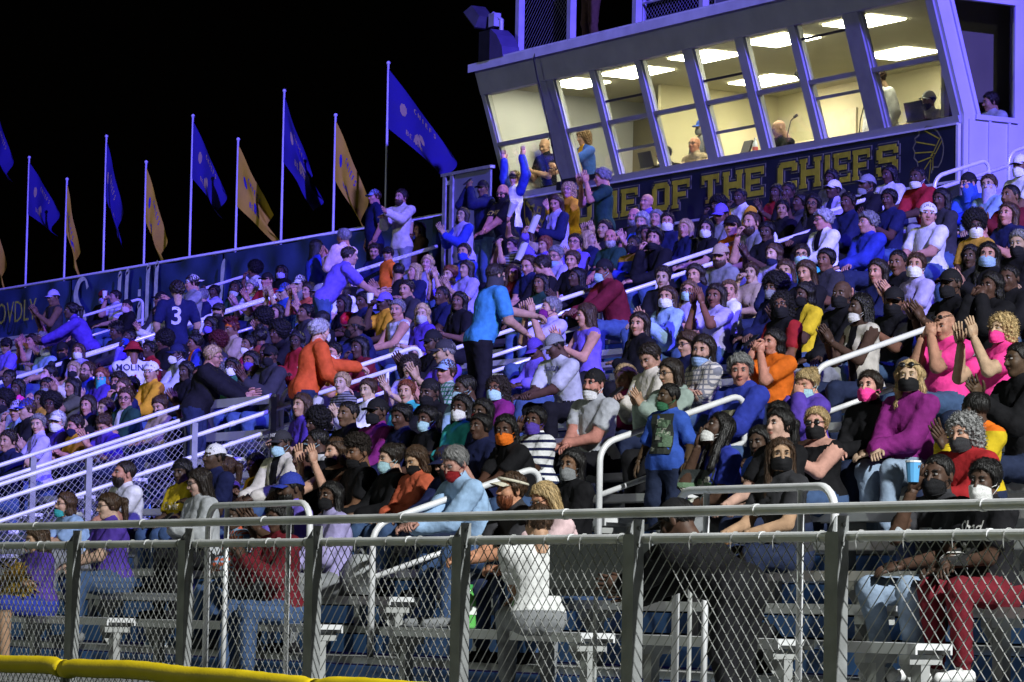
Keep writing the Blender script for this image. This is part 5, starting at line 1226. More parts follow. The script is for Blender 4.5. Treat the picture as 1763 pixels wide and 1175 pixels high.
-39.92|20|6.26|k=f c=violet g=L s=w h=bob-rd p=raise y=10 it=paper|person in violet long sleeved top, red bob hair, right of the paper cone
-37.55|18|5.86|c=lav g=S s=w h=short-gy gl=1 cm=lblue y=20 n=15 p=knees|person in lavender short sleeved shirt, short grey hair, glasses, right of the paper cone
-38.11|19|6.10|c=violet g=T s=w h=short-dk gl=1 y=35 p=clap|person in violet T-shirt, short dark hair, glasses, left of the white goatee
-38.77|20|6.24|k=f c=navy g=T s=w h=bob-bl y=120 p=clap|person in navy T-shirt, blonde bob hair, left of the white goatee
-39.40|21|6.46|c=black g=T s=w h=short-dk y=30 p=claphigh|person in black T-shirt, short dark hair, above the white goatee
-37.24|19|6.09|c=dgreen g=T s=r h=bald bd=wh y=50 p=lap|bald person with a white goatee and dark green T-shirt
-41.18|24|7.10|c=violet g=T s=r h=bald y=20 fat=.4 p=knees|person in violet T-shirt, bald head, above the white goatee
-39.57|22|6.68|c=char g=T s=r h=fringe-gy bd=gy y=30 p=lap|person in charcoal T-shirt, balding head, beard, above the white goatee
-38.46|21|6.48|c=blue g=T s=p h=thick-wh y=30 p=clap|person in blue T-shirt, thick white hair, right of the white goatee
-39.09|22|6.62|k=f c=grey g=T s=w h=bob-gy y=30 p=cross|person in grey T-shirt, grey bob hair, right of the white goatee
-36.94|20|6.31|c=navy g=S s=w h=short-dk m=white y=45 fat=.3 p=cross|person in navy short sleeved shirt, short dark hair, white mask, right of the white goatee
-35.80|18|5.86|c=royal/mustard pat=5 yk=.95 g=H s=d h=buzz-bk m=black y=15 p=cross|dark masked person in royal blue jacket with mustard hood
-35.14|18|5.87|c=black/white pat=0 g=L s=w h=thick-bk cm=black y=35 p=chin|person in black long sleeved top, thick black hair, right of the white goatee
-37.48|20|6.21|k=f c=black g=L s=b h=bob-bk y=80 p=cross|person in black long sleeved top, black bob hair, right of the white goatee
-37.16|17|5.67|c=navy g=T s=w h=recede-br y=25 n=20 p=lap|person in navy T-shirt, receding brown hair, right of the cyan T-shirt
-35.83|16|5.53|c=black g=L s=w h=short-dk y=-40 n=20 p=knees|person in black long sleeved top, short dark hair, below the paper cone
-37.60|17|5.61|k=f c=maroon g=L s=w h=long-br y=60 p=cross|person in maroon long sleeved top, long brown hair, right of the cyan T-shirt
-34.11|15|5.24|k=f c=black g=L s=d h=braids-bk y=10 p=clap|person in black long sleeved top, black braids, left of the maroon sweatshirt
-33.19|15|5.24|c=maroon g=L s=b h=buzz-bk hat=cap-black m=smask y=-10 fat=.4 p=lean|person in maroon sweatshirt and black cap with pale blue mask
-31.13|11|4.89|st=1 c=cyan g=S s=w h=short-dk ga=char y=10 by=172 p=rail fat=.4 b=black|standing person in a bright cyan T-shirt leaning on the handrail
-31.68|12|4.64|c=lav g=S s=w h=short-gy m=plum y=-10 p=claphigh|person in lavender short sleeved shirt, short grey hair, plum mask, above the grey jersey
-29.96|11|4.43|k=f c=violet g=K s=w h=long-br y=-15 p=clap|person in violet tank top, long brown hair, above the grey jersey
-28.23|9|3.96|c=lgrey g=S s=d h=buzz-bk hat=cap-grey y=-15 n=25 p=lean|person in grey cap and pale grey jersey looking down
-29.93|10|4.06|k=c c=violet g=L s=d h=buzz-bk hat=cap-purple y=20 n=30 p=knees|child in violet long sleeved top, purple cap, left of the grey jersey
-31.37|14|5.01|c=black g=L s=w h=short-dk y=40 p=lap|person in black long sleeved top, short dark hair, right of the maroon sweatshirt
-35.14|19|6.04|k=f c=black g=T s=w h=long-bk m=white y=50 p=knees|person in black T-shirt, long black hair, white mask, above the tan cap
-35.71|20|6.30|c=grey g=T s=b h=buzz-bk hat=cap-violet y=30 n=15 p=lap|person in grey T-shirt, violet cap, above the tan cap
-33.67|18|5.90|c=lpink/orange pat=5 yk=.7 g=T s=w h=short-dk hat=cap-black y=40 p=lap|person in pale pink T-shirt, black cap, above the tan cap
-33.13|18|5.89|c=grey g=T s=w h=recede-br bd=br y=20 p=chin|person in grey T-shirt, receding brown hair, beard, above the tan cap
-37.48|22|6.63|k=f c=black g=L s=d h=afro-bk y=20 p=chin|person in black long sleeved top, black afro hair, above the tan cap
-36.94|22|6.70|c=white/gold pat=3 g=T s=d h=buzz-bk y=20 p=chin|person in white T-shirt, cropped black hair, above the tan cap
-34.43|20|6.25|k=f c=black g=T s=t h=bun-bk y=45 p=lap|person in black T-shirt, black hair in a bun, left of the track jacket
-37.21|23|6.83|k=f c=red g=T s=d h=bob-bk y=20 p=clap|person in red T-shirt, black bob hair, left of the white cap by the sign
-36.04|22|6.70|c=black g=T s=d h=buzz-bk y=20 p=lap|person in black T-shirt, cropped black hair, left of the white cap by the sign
-34.99|21|6.43|k=f c=char g=T s=d h=bun-bk y=10 p=claphigh|person in charcoal T-shirt, black hair in a bun, left of the track jacket
-33.58|20|6.23|k=f c=black g=L s=b h=long-bk gl=1 y=35 p=lean|person in black long sleeved top, long black hair, glasses, above the track jacket
-34.24|21|6.51|c=lav/navy pat=4 g=S s=d h=buzz-bk hat=cap-white y=15 p=lap|person in white cap below the sign's letter I with a pale shirt
-35.99|23|6.90|k=f c=olive g=T s=d h=bob-bk y=20 p=lap|person in olive T-shirt, black bob hair, above the white cap by the sign
-33.59|21|6.51|c=black g=L s=d h=buzz-bk hat=cap-grey cm=grey y=0 fat=.3 p=knees|person in black long sleeved top, grey cap, right of the white cap by the sign
-34.78|23|6.83|k=f c=white g=T s=d h=braids-bk y=0 p=phone it=phone|person in white T-shirt, black braids, left of the red polo
-32.37|21|6.47|c=red g=S s=d h=buzz-bk cm=white y=15 p=lean|person in red polo with white mask near the feather emblem
-31.90|18|5.83|c=white/black pat=4 g=L s=r h=thick-wh gl=1 y=-5 p=lap b=black|white haired person in a white and black track jacket
-30.25|17|5.62|c=royal g=L s=r h=thick-gy y=0 p=lap b=djean fat=.2 ws=1|grey haired person in royal blue shirt and white striped track trousers
-29.23|17|5.62|c=white g=T s=r h=buzz-br hat=bcap-white y=55 p=knees fat=.35|broad person in white T-shirt and backward white cap facing the camera
-30.70|20|6.20|c=blue g=L s=w h=buzz-dk hat=bcap-black ga=blue y=0 p=lean|person in blue long sleeved top, backward black cap, left of the pale blue shirt
-29.76|19|6.06|c=lblue g=L s=w h=short-br ga=lav y=35 p=lap fat=.3|person in pale blue shirt with a pale neck gaiter over the face
-29.98|20|6.33|c=white g=T s=b h=buzz-bk hat=cap-white m=white y=20 p=lap|person in white T-shirt, white cap, white mask, right of the pale blue shirt
-26.87|15|5.23|k=f c=mustard g=T s=d h=afro-bk m=white gl=1 y=55 p=lap|person with a big black afro and white mask
-25.39|13|4.75|k=f c=char g=T s=d h=longw-bk y=40 p=lap|person in charcoal T-shirt, long wavy black hair, below the black afro
-24.37|12|4.65|k=f c=black g=L s=w h=long-bk m=lblue y=40 p=clap|person in black long sleeved top, long black hair, light blue mask, below the black afro
-25.40|12|4.63|k=f c=lav g=T s=w h=bun-br m=white y=45 p=clap|person in lavender T-shirt, brown hair in a bun, white mask, left of the black afro
-24.73|13|4.82|c=black g=L s=w h=short-gy m=black y=30 p=cross|person in black long sleeved top, short grey hair, black mask, right of the black afro
-23.31|10|4.25|c=black g=T s=d h=buzz-bk hat=cap-black m=black y=20 p=clap|person in black T-shirt, black cap, black mask, above the bald head in pink
-22.77|10|4.20|k=f c=black g=L s=d h=longw-bk y=10 p=mouth|person in black long sleeved top, long wavy black hair, below the black afro
-31.23|15|5.27|c=grey g=H s=w h=buzz-br hat=cap-tan bd=br y=30 p=cross|person in tan cap and grey hooded sweatshirt
-30.77|14|5.00|k=f c=navy g=T s=w h=longw-dk y=30 p=knees|person in navy T-shirt, long wavy dark hair, left of the tan cap
-29.93|13|4.74|k=f c=lav g=T s=w h=long-lb m=smask gl=1 y=35 p=phone|person in lavender T-shirt, long light brown hair, pale blue mask, below the tan cap
-29.44|12|4.61|k=f c=lblue g=L s=w h=long-br m=white y=35 p=clap|person in light blue long sleeved top, long brown hair, right of the maroon sweatshirt
-28.62|12|4.57|k=f c=lav g=T s=b h=bob-dk y=30 p=claphigh|person in lavender T-shirt with dark bob hair clapping hands high
-29.27|13|4.70|k=c c=white g=T s=w h=short-lb y=60 p=knees|child in white T-shirt, short light brown hair, below the tan cap
-29.79|14|4.95|k=f c=tan g=T s=w h=bun-br y=40 p=drink|person in tan T-shirt, brown hair in a bun, right of the tan cap
-30.22|15|5.21|k=f c=lav g=L s=p h=longw-br cm=navy y=15 p=lap|person in lavender long sleeved top, long wavy brown hair, right of the tan cap
-29.74|15|5.17|k=f c=teal g=T s=w h=bun-dk m=smask gl=1 y=45 p=knees|person in teal T-shirt, dark hair in a bun, pale blue mask, above the yellow T-shirt
-28.27|13|4.82|k=f c=navy g=L s=w h=bob-br m=violet y=40 p=mouth|person in navy long sleeved top, brown bob hair, violet mask, above the yellow T-shirt
-27.04|12|4.69|k=f c=black g=L s=w h=long-br y=20 n=15 p=lap|person in black long sleeved top, long brown hair, above the yellow T-shirt
-27.57|12|4.58|k=f c=navy g=L s=b h=afro-bk m=grey y=20 p=lap|person in navy long sleeved top, black afro hair, grey mask, left of the yellow T-shirt
-25.66|10|4.22|k=f c=black/red pat=3 g=T s=b h=curly-bk m=black gl=1 y=40 p=phone it=phone|person in black T-shirt, curly black hair, black mask, left of the yellow T-shirt
-26.24|11|4.40|k=f c=yellow/black pat=4 g=T s=d h=longw-bk m=black y=10 p=clap|person with long black hair in a yellow T-shirt
-24.79|10|4.26|c=black g=L s=d h=bald m=black y=30 p=lap|person in black long sleeved top, bald head, black mask, right of the yellow T-shirt
-23.72|9|4.05|k=f c=cream/black pat=4 g=K s=d h=braids-bk cm=white y=-5 p=clap|person in cream vest with a white mask pulled under the chin clapping
-24.10|10|4.16|c=black g=T s=b h=buzz-bk hat=cap-black m=black y=40 p=clap|person in black T-shirt, black cap, black mask, left of the bald head in pink
-24.09|8|3.76|k=f c=orange g=T s=r h=longw-bk y=5 p=mouth fat=.3|person in a vivid orange T-shirt resting fist on chin
-25.16|8|3.75|c=cream/grey pat=2 g=S s=w h=long-dk bd=dk cm=lblue y=40 p=cross|long haired bearded person in pale plaid shirt
-26.29|9|3.86|k=f c=navy g=T s=w h=thick-br gl=1 y=10 n=10 p=lap|person in navy T-shirt, thick brown hair, glasses, left of the royal blue hoodie
-24.93|7|3.64|c=cream g=H s=w h=short-dk y=20 n=30 p=phone it=phone|person in cream hooded top, short dark hair, right of the magenta sweatshirt
-23.76|6|3.43|k=f c=sage g=H s=w h=long-dk gl=1 y=0 p=clap|person with glasses in pale sage hooded top clapping
-22.75|6|3.40|c=royal g=H s=r h=thick-gy y=45 p=lap fat=.3|grey haired person in a royal blue hooded sweatshirt
-25.39|7|3.49|k=f c=mag g=L s=p h=long-bl y=20 p=lap|blonde person in bright magenta sweatshirt
-24.88|6|3.39|c=lgrey g=T s=r h=buzz-dk hat=bcap-black bd=br cm=white y=15 p=lap fat=.3|person in light grey T-shirt, backward black cap, beard, left of the magenta sweatshirt
-22.20|5|3.10|st=1 k=c c=blue g=T s=d h=buzz-bk y=-20 by=20 cm=green p=down dy=.5|child standing in a blue T-shirt with a printed picture
-20.37|3|2.80|k=f c=royal g=T s=d h=long-bk cm=white y=-5 n=-22 p=cup open=1|person in royal blue T-shirt shouting with a hand by the mouth
-19.61|3|2.80|k=f c=black g=T s=p h=pony-bk y=5 p=knees|person in black T-shirt, black ponytail, left of the black tank top
-21.25|5|2.97|k=c c=black g=T s=d h=braids-bk y=20 p=lean|child in black T-shirt, black braids, left of the black tank top
-18.73|2|2.56|k=f c=char g=T s=w h=long-br m=black y=60 p=knees|person in charcoal T-shirt, long brown hair, black mask, left of the black tank top
-20.77|4|2.68|k=c c=blue g=T s=d h=braids-bk y=30 p=knees|child in blue T-shirt, black braids, left of the black tank top
-20.08|4|2.71|k=f c=black g=K s=p h=bun-bl m=black sg=1 y=30 p=clap fat=.5|blonde person in black tank top with sunglasses and black mask
-21.90|6|3.16|k=f c=purple g=H s=p h=bun-bl m=smask y=20 n=20 p=mouth|person in purple hooded top, blonde hair in a bun, above the black tank top
-20.26|5|3.14|k=f c=black g=L s=p h=bun-dk m=hot y=25 p=lap|person in black top with a bright pink mask
-19.79|5|3.19|k=f c=plum g=L s=p h=longw-bl m=black sg=up y=35 p=lap b=ljean fat=.4|person with long wavy blonde hair in a plum sweater
-21.80|8|3.76|c=hot g=T s=r h=bald sg=up y=15 n=12 p=mouth fat=.5|bald person in hot pink T-shirt with hands at the mouth
-20.37|7|3.62|k=f c=hot g=T s=p h=curly-bl m=hot y=20 p=claphigh fat=.5 b=djean|curly haired person in hot pink T-shirt clapping raised hands
-17.63|3|2.69|c=red g=H s=w h=curly-gy m=char y=15 p=lap|curly grey haired person in red hooded top with patterned mask
-18.32|4|2.89|c=yellow/orange pat=5 yk=.93 g=H s=d h=buzz-bk y=-80 p=clap|person in yellow and orange colour blocked jacket
-16.32|1|2.36|c=char g=T s=d h=buzz-bk bd=bk m=black y=15 p=cup b=ljean it=bluecup|person in black mask holding a blue drink near the right edge
-15.86|1|2.32|k=f c=black g=T s=d h=bun-bk m=white y=20 b=maroon p=lap|person in white mask, black T-shirt and maroon trousers
-18.61|5|3.25|c=black g=L s=d h=buzz-bk y=0 p=clap|person in black long sleeved top, cropped black hair, right of the bald head in pink
-31.37|9|3.93|k=f c=lav g=T s=p h=curly-dk gl=1 y=45 p=clap|person in lavender T-shirt, curly dark hair, glasses, left of the plaid shirt
-31.58|8|3.74|k=f c=grey/black pat=1 fr=230 g=T s=p h=bun-bl y=40 p=phone it=paper|blonde person in thin striped grey T-shirt holding papers
-29.96|7|3.58|k=f c=white g=L s=p h=bun-br y=30 p=clap|person in white long sleeved top, brown hair in a bun, left of the plaid shirt
-29.18|7|3.53|k=f c=teal g=T s=p h=bun-rd y=40 p=lap|person in teal T-shirt, red hair in a bun, left of the plaid shirt
-29.54|8|3.76|c=sage/green pat=2 g=S s=r h=short-br hat=cap-lblue y=20 p=clap|person in a plaid shirt and blue mesh cap
-30.63|9|4.04|c=purple g=T s=w h=buzz-gy hat=cap-char y=-15 p=clap|person in purple T-shirt, charcoal cap, above the plaid shirt
-28.47|7|3.49|c=black g=L s=d h=buzz-bk hat=durag-black m=black y=20 p=lean|person in black long sleeved top, black head wrap, black mask, below the plaid shirt
-26.95|6|3.44|c=lblue g=L s=d h=buzz-bk m=smask y=-10 p=phone|person in light blue long sleeved top, cropped black hair, right of the plaid shirt
-27.55|7|3.49|k=f c=plum g=T s=b h=curly-dk m=smask gl=1 y=30 p=clap|person in plum T-shirt, curly dark hair, pale blue mask, right of the plaid shirt
-26.05|5|3.21|k=f c=teal g=L s=d h=bob-bk m=white y=20 p=cross|person in teal long sleeved top, black bob hair, white mask, above the blue dress shirt
-26.59|5|3.14|k=f c=black g=T s=d h=pony-bk m=smask y=20 p=lap|person in black T-shirt, black ponytail, pale blue mask, left of the blue dress shirt
-25.62|5|3.16|k=f c=navy g=T s=d h=bob-bk m=red y=30 p=phone|person in navy T-shirt, black bob hair, red mask, above the blue dress shirt
-24.65|4|2.98|k=f c=navy g=T s=d h=bun-bk y=10 p=knees|person in navy T-shirt, black hair in a bun, right of the blue dress shirt
-23.94|4|2.93|k=f c=black g=T s=d h=braids-bk m=orange y=40 p=lean|person in black T-shirt, black braids, orange mask, left of the striped T-shirt
-24.87|5|3.05|k=f c=white/navy pat=1 fr=95 g=T s=d h=bun-bk m=purple y=30 p=cup fat=.3|person in a navy and white striped T-shirt with purple mask
-27.49|5|3.23|c=plum g=L s=d h=buzz-bk hat=cap-black m=black y=10 p=knees|person in plum long sleeved top, black cap, black mask, above the high curly hair
-28.66|5|3.17|k=f c=black g=L s=d h=afro-bk y=10 p=knees|person in black long sleeved top, black afro hair, left of the high curly hair
-27.12|4|2.93|c=black/white pat=1 fr=40 g=L s=d h=buzz-bk m=smask y=-20 p=lean|person in black long sleeved top, cropped black hair, left of the high curly hair
-28.14|4|2.95|c=cream/black pat=4 g=L s=d h=buzz-bk hat=cap-char m=smask y=10 p=knees|person in dark cap and pale blue mask with a cream jacket
-28.65|4|2.77|k=c c=royal/gold pat=5 yk=.55 g=T s=b h=short-bk y=10 p=phone|child in royal T-shirt, short black hair, left of the dark cap and cream jacket
-26.00|3|2.80|k=f c=black g=K s=p h=longw-br sg=up cm=black y=0 p=claphigh|person with sunglasses on her hair clapping above the front rows
-25.54|3|2.78|c=black g=T s=b h=hightop-dk cm=black y=15 p=lap|person with high curly dark hair and black T-shirt
-25.03|3|2.72|k=f c=black g=L s=p h=bun-dk m=smask y=5 p=knees|person in black long sleeved top, dark hair in a bun, left of the coral shirt
-24.60|3|2.70|k=f c=coral g=L s=w h=bob-br m=black y=15 n=25 p=lap|person in a coral shirt looking down
-23.85|3|2.66|c=navy g=H s=w h=long-br hat=cap-navy ga=black y=10 n=20 p=lean|person in navy hooded top, navy cap, black gaiter, right of the coral shirt
-22.51|2|2.74|c=lblue g=L s=w h=short-gy m=red y=10 n=30 p=lean|person in light blue dress shirt with a red and white mask
-21.30|2|2.56|k=f c=black g=L s=b h=long-bk m=grey y=25 p=cross|person in black long sleeved top, long black hair, grey mask, below the striped T-shirt
-20.72|1|2.35|c=char g=T s=r h=short-br hat=visor-cream bd=rd y=-5 p=lean|red bearded person in a cream sun visor
-20.34|1|2.28|k=f c=lpink g=T s=r h=bob-bl y=0 n=25 gl=1 p=lean fat=.4 row=1|fair haired person in dusty pink T-shirt behind the white T-shirt child
-24.37|1|2.43|c=violet g=T s=d h=buzz-bk hat=cap-royal bd=bk y=0 p=clap|person in royal blue cap and violet T-shirt near the front
-23.69|1|2.36|k=f c=lav g=L s=d h=long-bk m=black y=20 p=lap|person in lavender long sleeved top, long black hair, black mask, below the high curly hair
-29.76|2|2.40|k=f c=lblue g=T s=p h=longw-br gl=1 cm=teal y=0 p=lean|person in light blue T-shirt, long wavy brown hair, glasses, above the gold pompom
-27.72|1|2.34|k=f c=purple g=T s=p h=pony-br gl=1 y=0 fat=.6 p=lap|large person in purple T-shirt with glasses and ponytail
-30.11|3|2.71|c=white g=T s=r h=buzz-dk bd=dk y=0 fat=.5 p=lap|goateed person in white T-shirt in the front left rows
-28.87|3|2.70|k=f c=yellow g=T s=d h=braids-bk hat=durag-black y=20 n=12 p=lap|person in black head wrap and yellow T-shirt
-27.18|2|2.55|k=f c=lgrey g=L s=p h=long-dk gl=1 y=-15 n=15 p=phone it=phone|person in light grey long sleeved top, long dark hair, glasses, below the white backward cap
-28.27|3|2.81|c=navy g=T s=d h=buzz-bk hat=bcap-white y=0 p=cross|person in navy T-shirt, backward white cap, left of the dark cap and cream jacket
-29.31|4|2.66|k=c c=lpink g=T s=w h=pony-br y=-60 p=clap|child in pale pink T-shirt, brown ponytail, left of the dark cap and cream jacket
-25.30|1|2.23|k=c c=coral/lblue pat=2 g=L s=d h=braids-bk y=10 b=jean p=lap|child with black braids in orange patterned top behind the fence
-23.38|0|2.18|k=f c=maroon g=L s=d h=bob-bk y=0 b=jean p=clap|person in maroon long sleeved top, black bob hair, below the dark cap and cream jacket
-27.89|0|2.05|k=f c=purple g=T s=w h=bob-br y=-10 n=15 b=royal l=s it=pompom p=cross|person in purple T-shirt holding a gold pompom
-19.68|0|2.10|k=m fat=-.25 c=white g=T s=w h=short-br y=25 by=-115 b=grey row=0 it=green p=lap|child in plain white T-shirt seen from behind on a front bench
-37.80|10|4.21|k=f c=black g=L s=d h=long-bk y=20 p=lap|person in black long sleeved top, long black hair, left of the black jacket
-36.18|9|4.05|c=char g=T s=b h=buzz-bk y=30 p=clap|person in charcoal T-shirt, cropped black hair, below the black jacket
-38.72|13|4.79|c=black g=L s=d h=afro-bk y=10 p=lean|person in black long sleeved top, black afro hair, left of the orange tunic
-42.77|16|5.40|k=f c=navy g=T s=w h=long-dk y=20 p=clap|person in navy T-shirt, long dark hair, below the red T-shirt
-40.74|15|5.24|c=char g=L s=b h=short-bk y=15 p=clap|person in charcoal long sleeved top, short black hair, above the orange tunic
-34.52|11|4.34|k=f c=maroon g=L s=d h=long-bk y=15 p=chin|person in maroon long sleeved top, long black hair, right of the orange tunic
-39.19|15|5.30|c=navy g=T s=d h=short-bk y=20 p=cross|person in navy T-shirt, short black hair, left of the drinking person
-39.12|16|5.47|c=char g=T s=w h=short-dk y=25 p=lap|person in charcoal T-shirt, short dark hair, right of the drinking person
-37.15|15|5.23|c=navy g=T s=d h=buzz-bk y=20 p=lap|person in navy T-shirt, cropped black hair, above the crossed arms
-35.62|14|5.03|k=f c=black g=T s=b h=long-bk y=30 p=phone|person in black T-shirt, long black hair, right of the crossed arms
-31.96|10|4.24|c=black g=L s=d h=buzz-bk hat=cap-black y=10 p=clap|person in black long sleeved top, black cap, below the crossed arms
-34.88|15|5.22|k=f c=dgreen g=L s=b h=bob-bk y=20 p=knees|person in dark green long sleeved top, black bob hair, right of the cyan T-shirt
-36.17|17|5.66|k=f c=black g=T s=w h=bun-br y=30 p=knees|person in black T-shirt, brown hair in a bun, left of the maroon sweatshirt
-35.61|19|6.08|k=f c=navy g=L s=w h=bob-bl y=30 p=cross|person in navy long sleeved top, blonde bob hair, left of the tan cap
-32.13|17|5.68|k=f c=black g=T s=d h=bun-bk y=30 p=clap|person in black T-shirt, black hair in a bun, right of the tan cap
-32.27|19|6.10|c=navy g=L s=d h=short-bk y=15 p=lap|person in navy long sleeved top, short black hair, right of the track jacket
-31.54|19|6.07|k=f c=navy g=T s=d h=bun-bk y=20 p=clap|person in navy T-shirt, black hair in a bun, left of the red polo
-29.78|18|5.87|k=f c=char g=T s=d h=bob-bk y=20 p=lap|person in charcoal T-shirt, black bob hair, below the red polo
-27.17|16|5.41|k=f c=navy g=T s=w h=long-br y=20 p=clap|person in navy T-shirt, long brown hair, right of the black afro
-27.89|17|5.69|c=maroon g=L s=b h=buzz-bk y=10 p=clap|person in maroon long sleeved top, cropped black hair, right of the pale blue shirt
-23.32|11|4.34|c=black g=L s=d h=buzz-bk y=20 p=knees|person in black long sleeved top, cropped black hair, below the black afro
-25.97|12|4.62|k=f c=navy g=L s=w h=long-dk y=20 p=clap|person in navy long sleeved top, long dark hair, right of the yellow T-shirt
-26.46|13|4.77|c=black g=T s=b h=buzz-bk y=30 p=lap|person in black T-shirt, cropped black hair, left of the black afro
-28.45|14|4.98|k=f c=char g=T s=b h=bun-bk y=20 p=lap|person in charcoal T-shirt, black hair in a bun, above the yellow T-shirt
-28.06|10|4.20|k=f c=black g=L s=w h=long-dk y=40 p=cross|person in black long sleeved top, long dark hair, above the magenta sweatshirt
-27.05|5|3.17|k=f c=navy g=L s=d h=bun-bk y=20 p=lap|person in navy long sleeved top, black hair in a bun, above the coral shirt
-28.03|5|3.23|c=black g=L s=b h=buzz-bk y=20 p=knees|person in black long sleeved top, cropped black hair, above the high curly hair
-30.05|6|3.41|k=f c=purple g=T s=w h=bob-br y=20 p=phone|person in purple T-shirt, brown bob hair, above the dark cap and cream jacket
-38.19|12|3.94|c=char g=L s=d h=buzz-bk y=20 p=knees|person in charcoal long sleeved top, cropped black hair, above the dark cap and cream jacket
-37.88|8|3.76|k=f c=navy g=T s=w h=bob-dk y=30 p=knees|person in navy T-shirt, dark bob hair, left of the white backward cap
-37.41|8|3.71|c=black g=L s=w h=short-br y=20 p=clap|person in black long sleeved top, short brown hair, left of the white backward cap
-42.83|10|4.22|k=f c=hot g=T s=d h=bob-bk y=30 p=lap|person in hot pink T-shirt, black bob hair, left of the spiky locs
-35.77|5|3.22|c=navy g=L s=w h=short-dk y=20 p=lap|person in navy long sleeved top, short dark hair, above the gold pompom
-26.53|3|2.76|k=f c=black g=T s=d h=bun-bk y=20 p=lap|person in black T-shirt, black hair in a bun, left of the high curly hair
"""
# ---------------------------------------------------------------- the crowd: x | row | head height | look | label
def print_on(o,fn,s,size,cx,z,c,back=True,name='shirt_print',sx=1):
    cu=bpy.data.curves.new(name,'FONT'); cu.body=s; cu.size=size; cu.align_x='CENTER'; cu.align_y='CENTER'; cu.offset=.004*size/.3; cu.resolution_u=3
    q=bpy.data.objects.new(name,cu); col.objects.link(q); dg=bpy.context.evaluated_depsgraph_get(); dg.update()
    me=bpy.data.meshes.new_from_object(q.evaluated_get(dg)); bpy.data.objects.remove(q)
    wrap(me,fn,cx,z,back,sx); me.materials.clear(); me.materials.append(FAB); p=link(name,me,o); p['c']=list(c); return p
def wrap(me,fn,cx,z,back,sx=1):
    n=len(me.vertices); co=np.zeros(n*3,f4); me.vertices.foreach_get('co',co); co=co.reshape(-1,3)
    X=(-1 if back else 1)*co[:,0]*sx+cx; Z=co[:,1]+z; ys=np.linspace(.55,-.1,80) if back else np.linspace(-.75,.1,100)
    best=np.full(n,ys[-1],f4); done=np.zeros(n,bool)
    for y in ys:
        d=fn(np.stack([X,np.full(n,y,f4),Z],1).astype(f4)); hit=(d<.010)&~done; best[hit]=y; done|=hit
    co=np.stack([X,best+(.004 if back else -.004),Z],1).astype(f4); me.vertices.foreach_set('co',co.ravel()); me.update()
def blotch_print(o,fn,cx,z,w_,h_,cs,seed):
    """a printed picture on a shirt front: a panel with irregular patches"""
    rr=random.Random(seed)
    for k,c in enumerate(cs):
        b=MB(); n=1 if k==0 else 9
        for i in range(n):
            x0,y0,ww,hh=(-w_/2,-h_/2,w_,h_) if k==0 else (rr.uniform(-.45,.25)*w_,rr.uniform(-.45,.3)*h_,rr.uniform(.1,.3)*w_,rr.uniform(.06,.2)*h_)
            for a in range(4):
                for e in range(4): b.add([(x0+ww*a/4,y0+hh*e/4,0),(x0+ww*(a+1)/4,y0+hh*e/4,0),(x0+ww*(a+1)/4,y0+hh*(e+1)/4,0),(x0+ww*a/4,y0+hh*(e+1)/4,0)],[(0,1,2,3)])
        me=b.mesh('shirt_print',[FAB]); wrap(me,fn,cx,z,False)
        vv=np.zeros(len(me.vertices)*3,f4); me.vertices.foreach_get('co',vv); vv=vv.reshape(-1,3); vv[:,1]-=.0025*k; me.vertices.foreach_set('co',vv.ravel())
        p=link('shirt_print',me,o); p['c']=list(c); p['kind']='stuff'
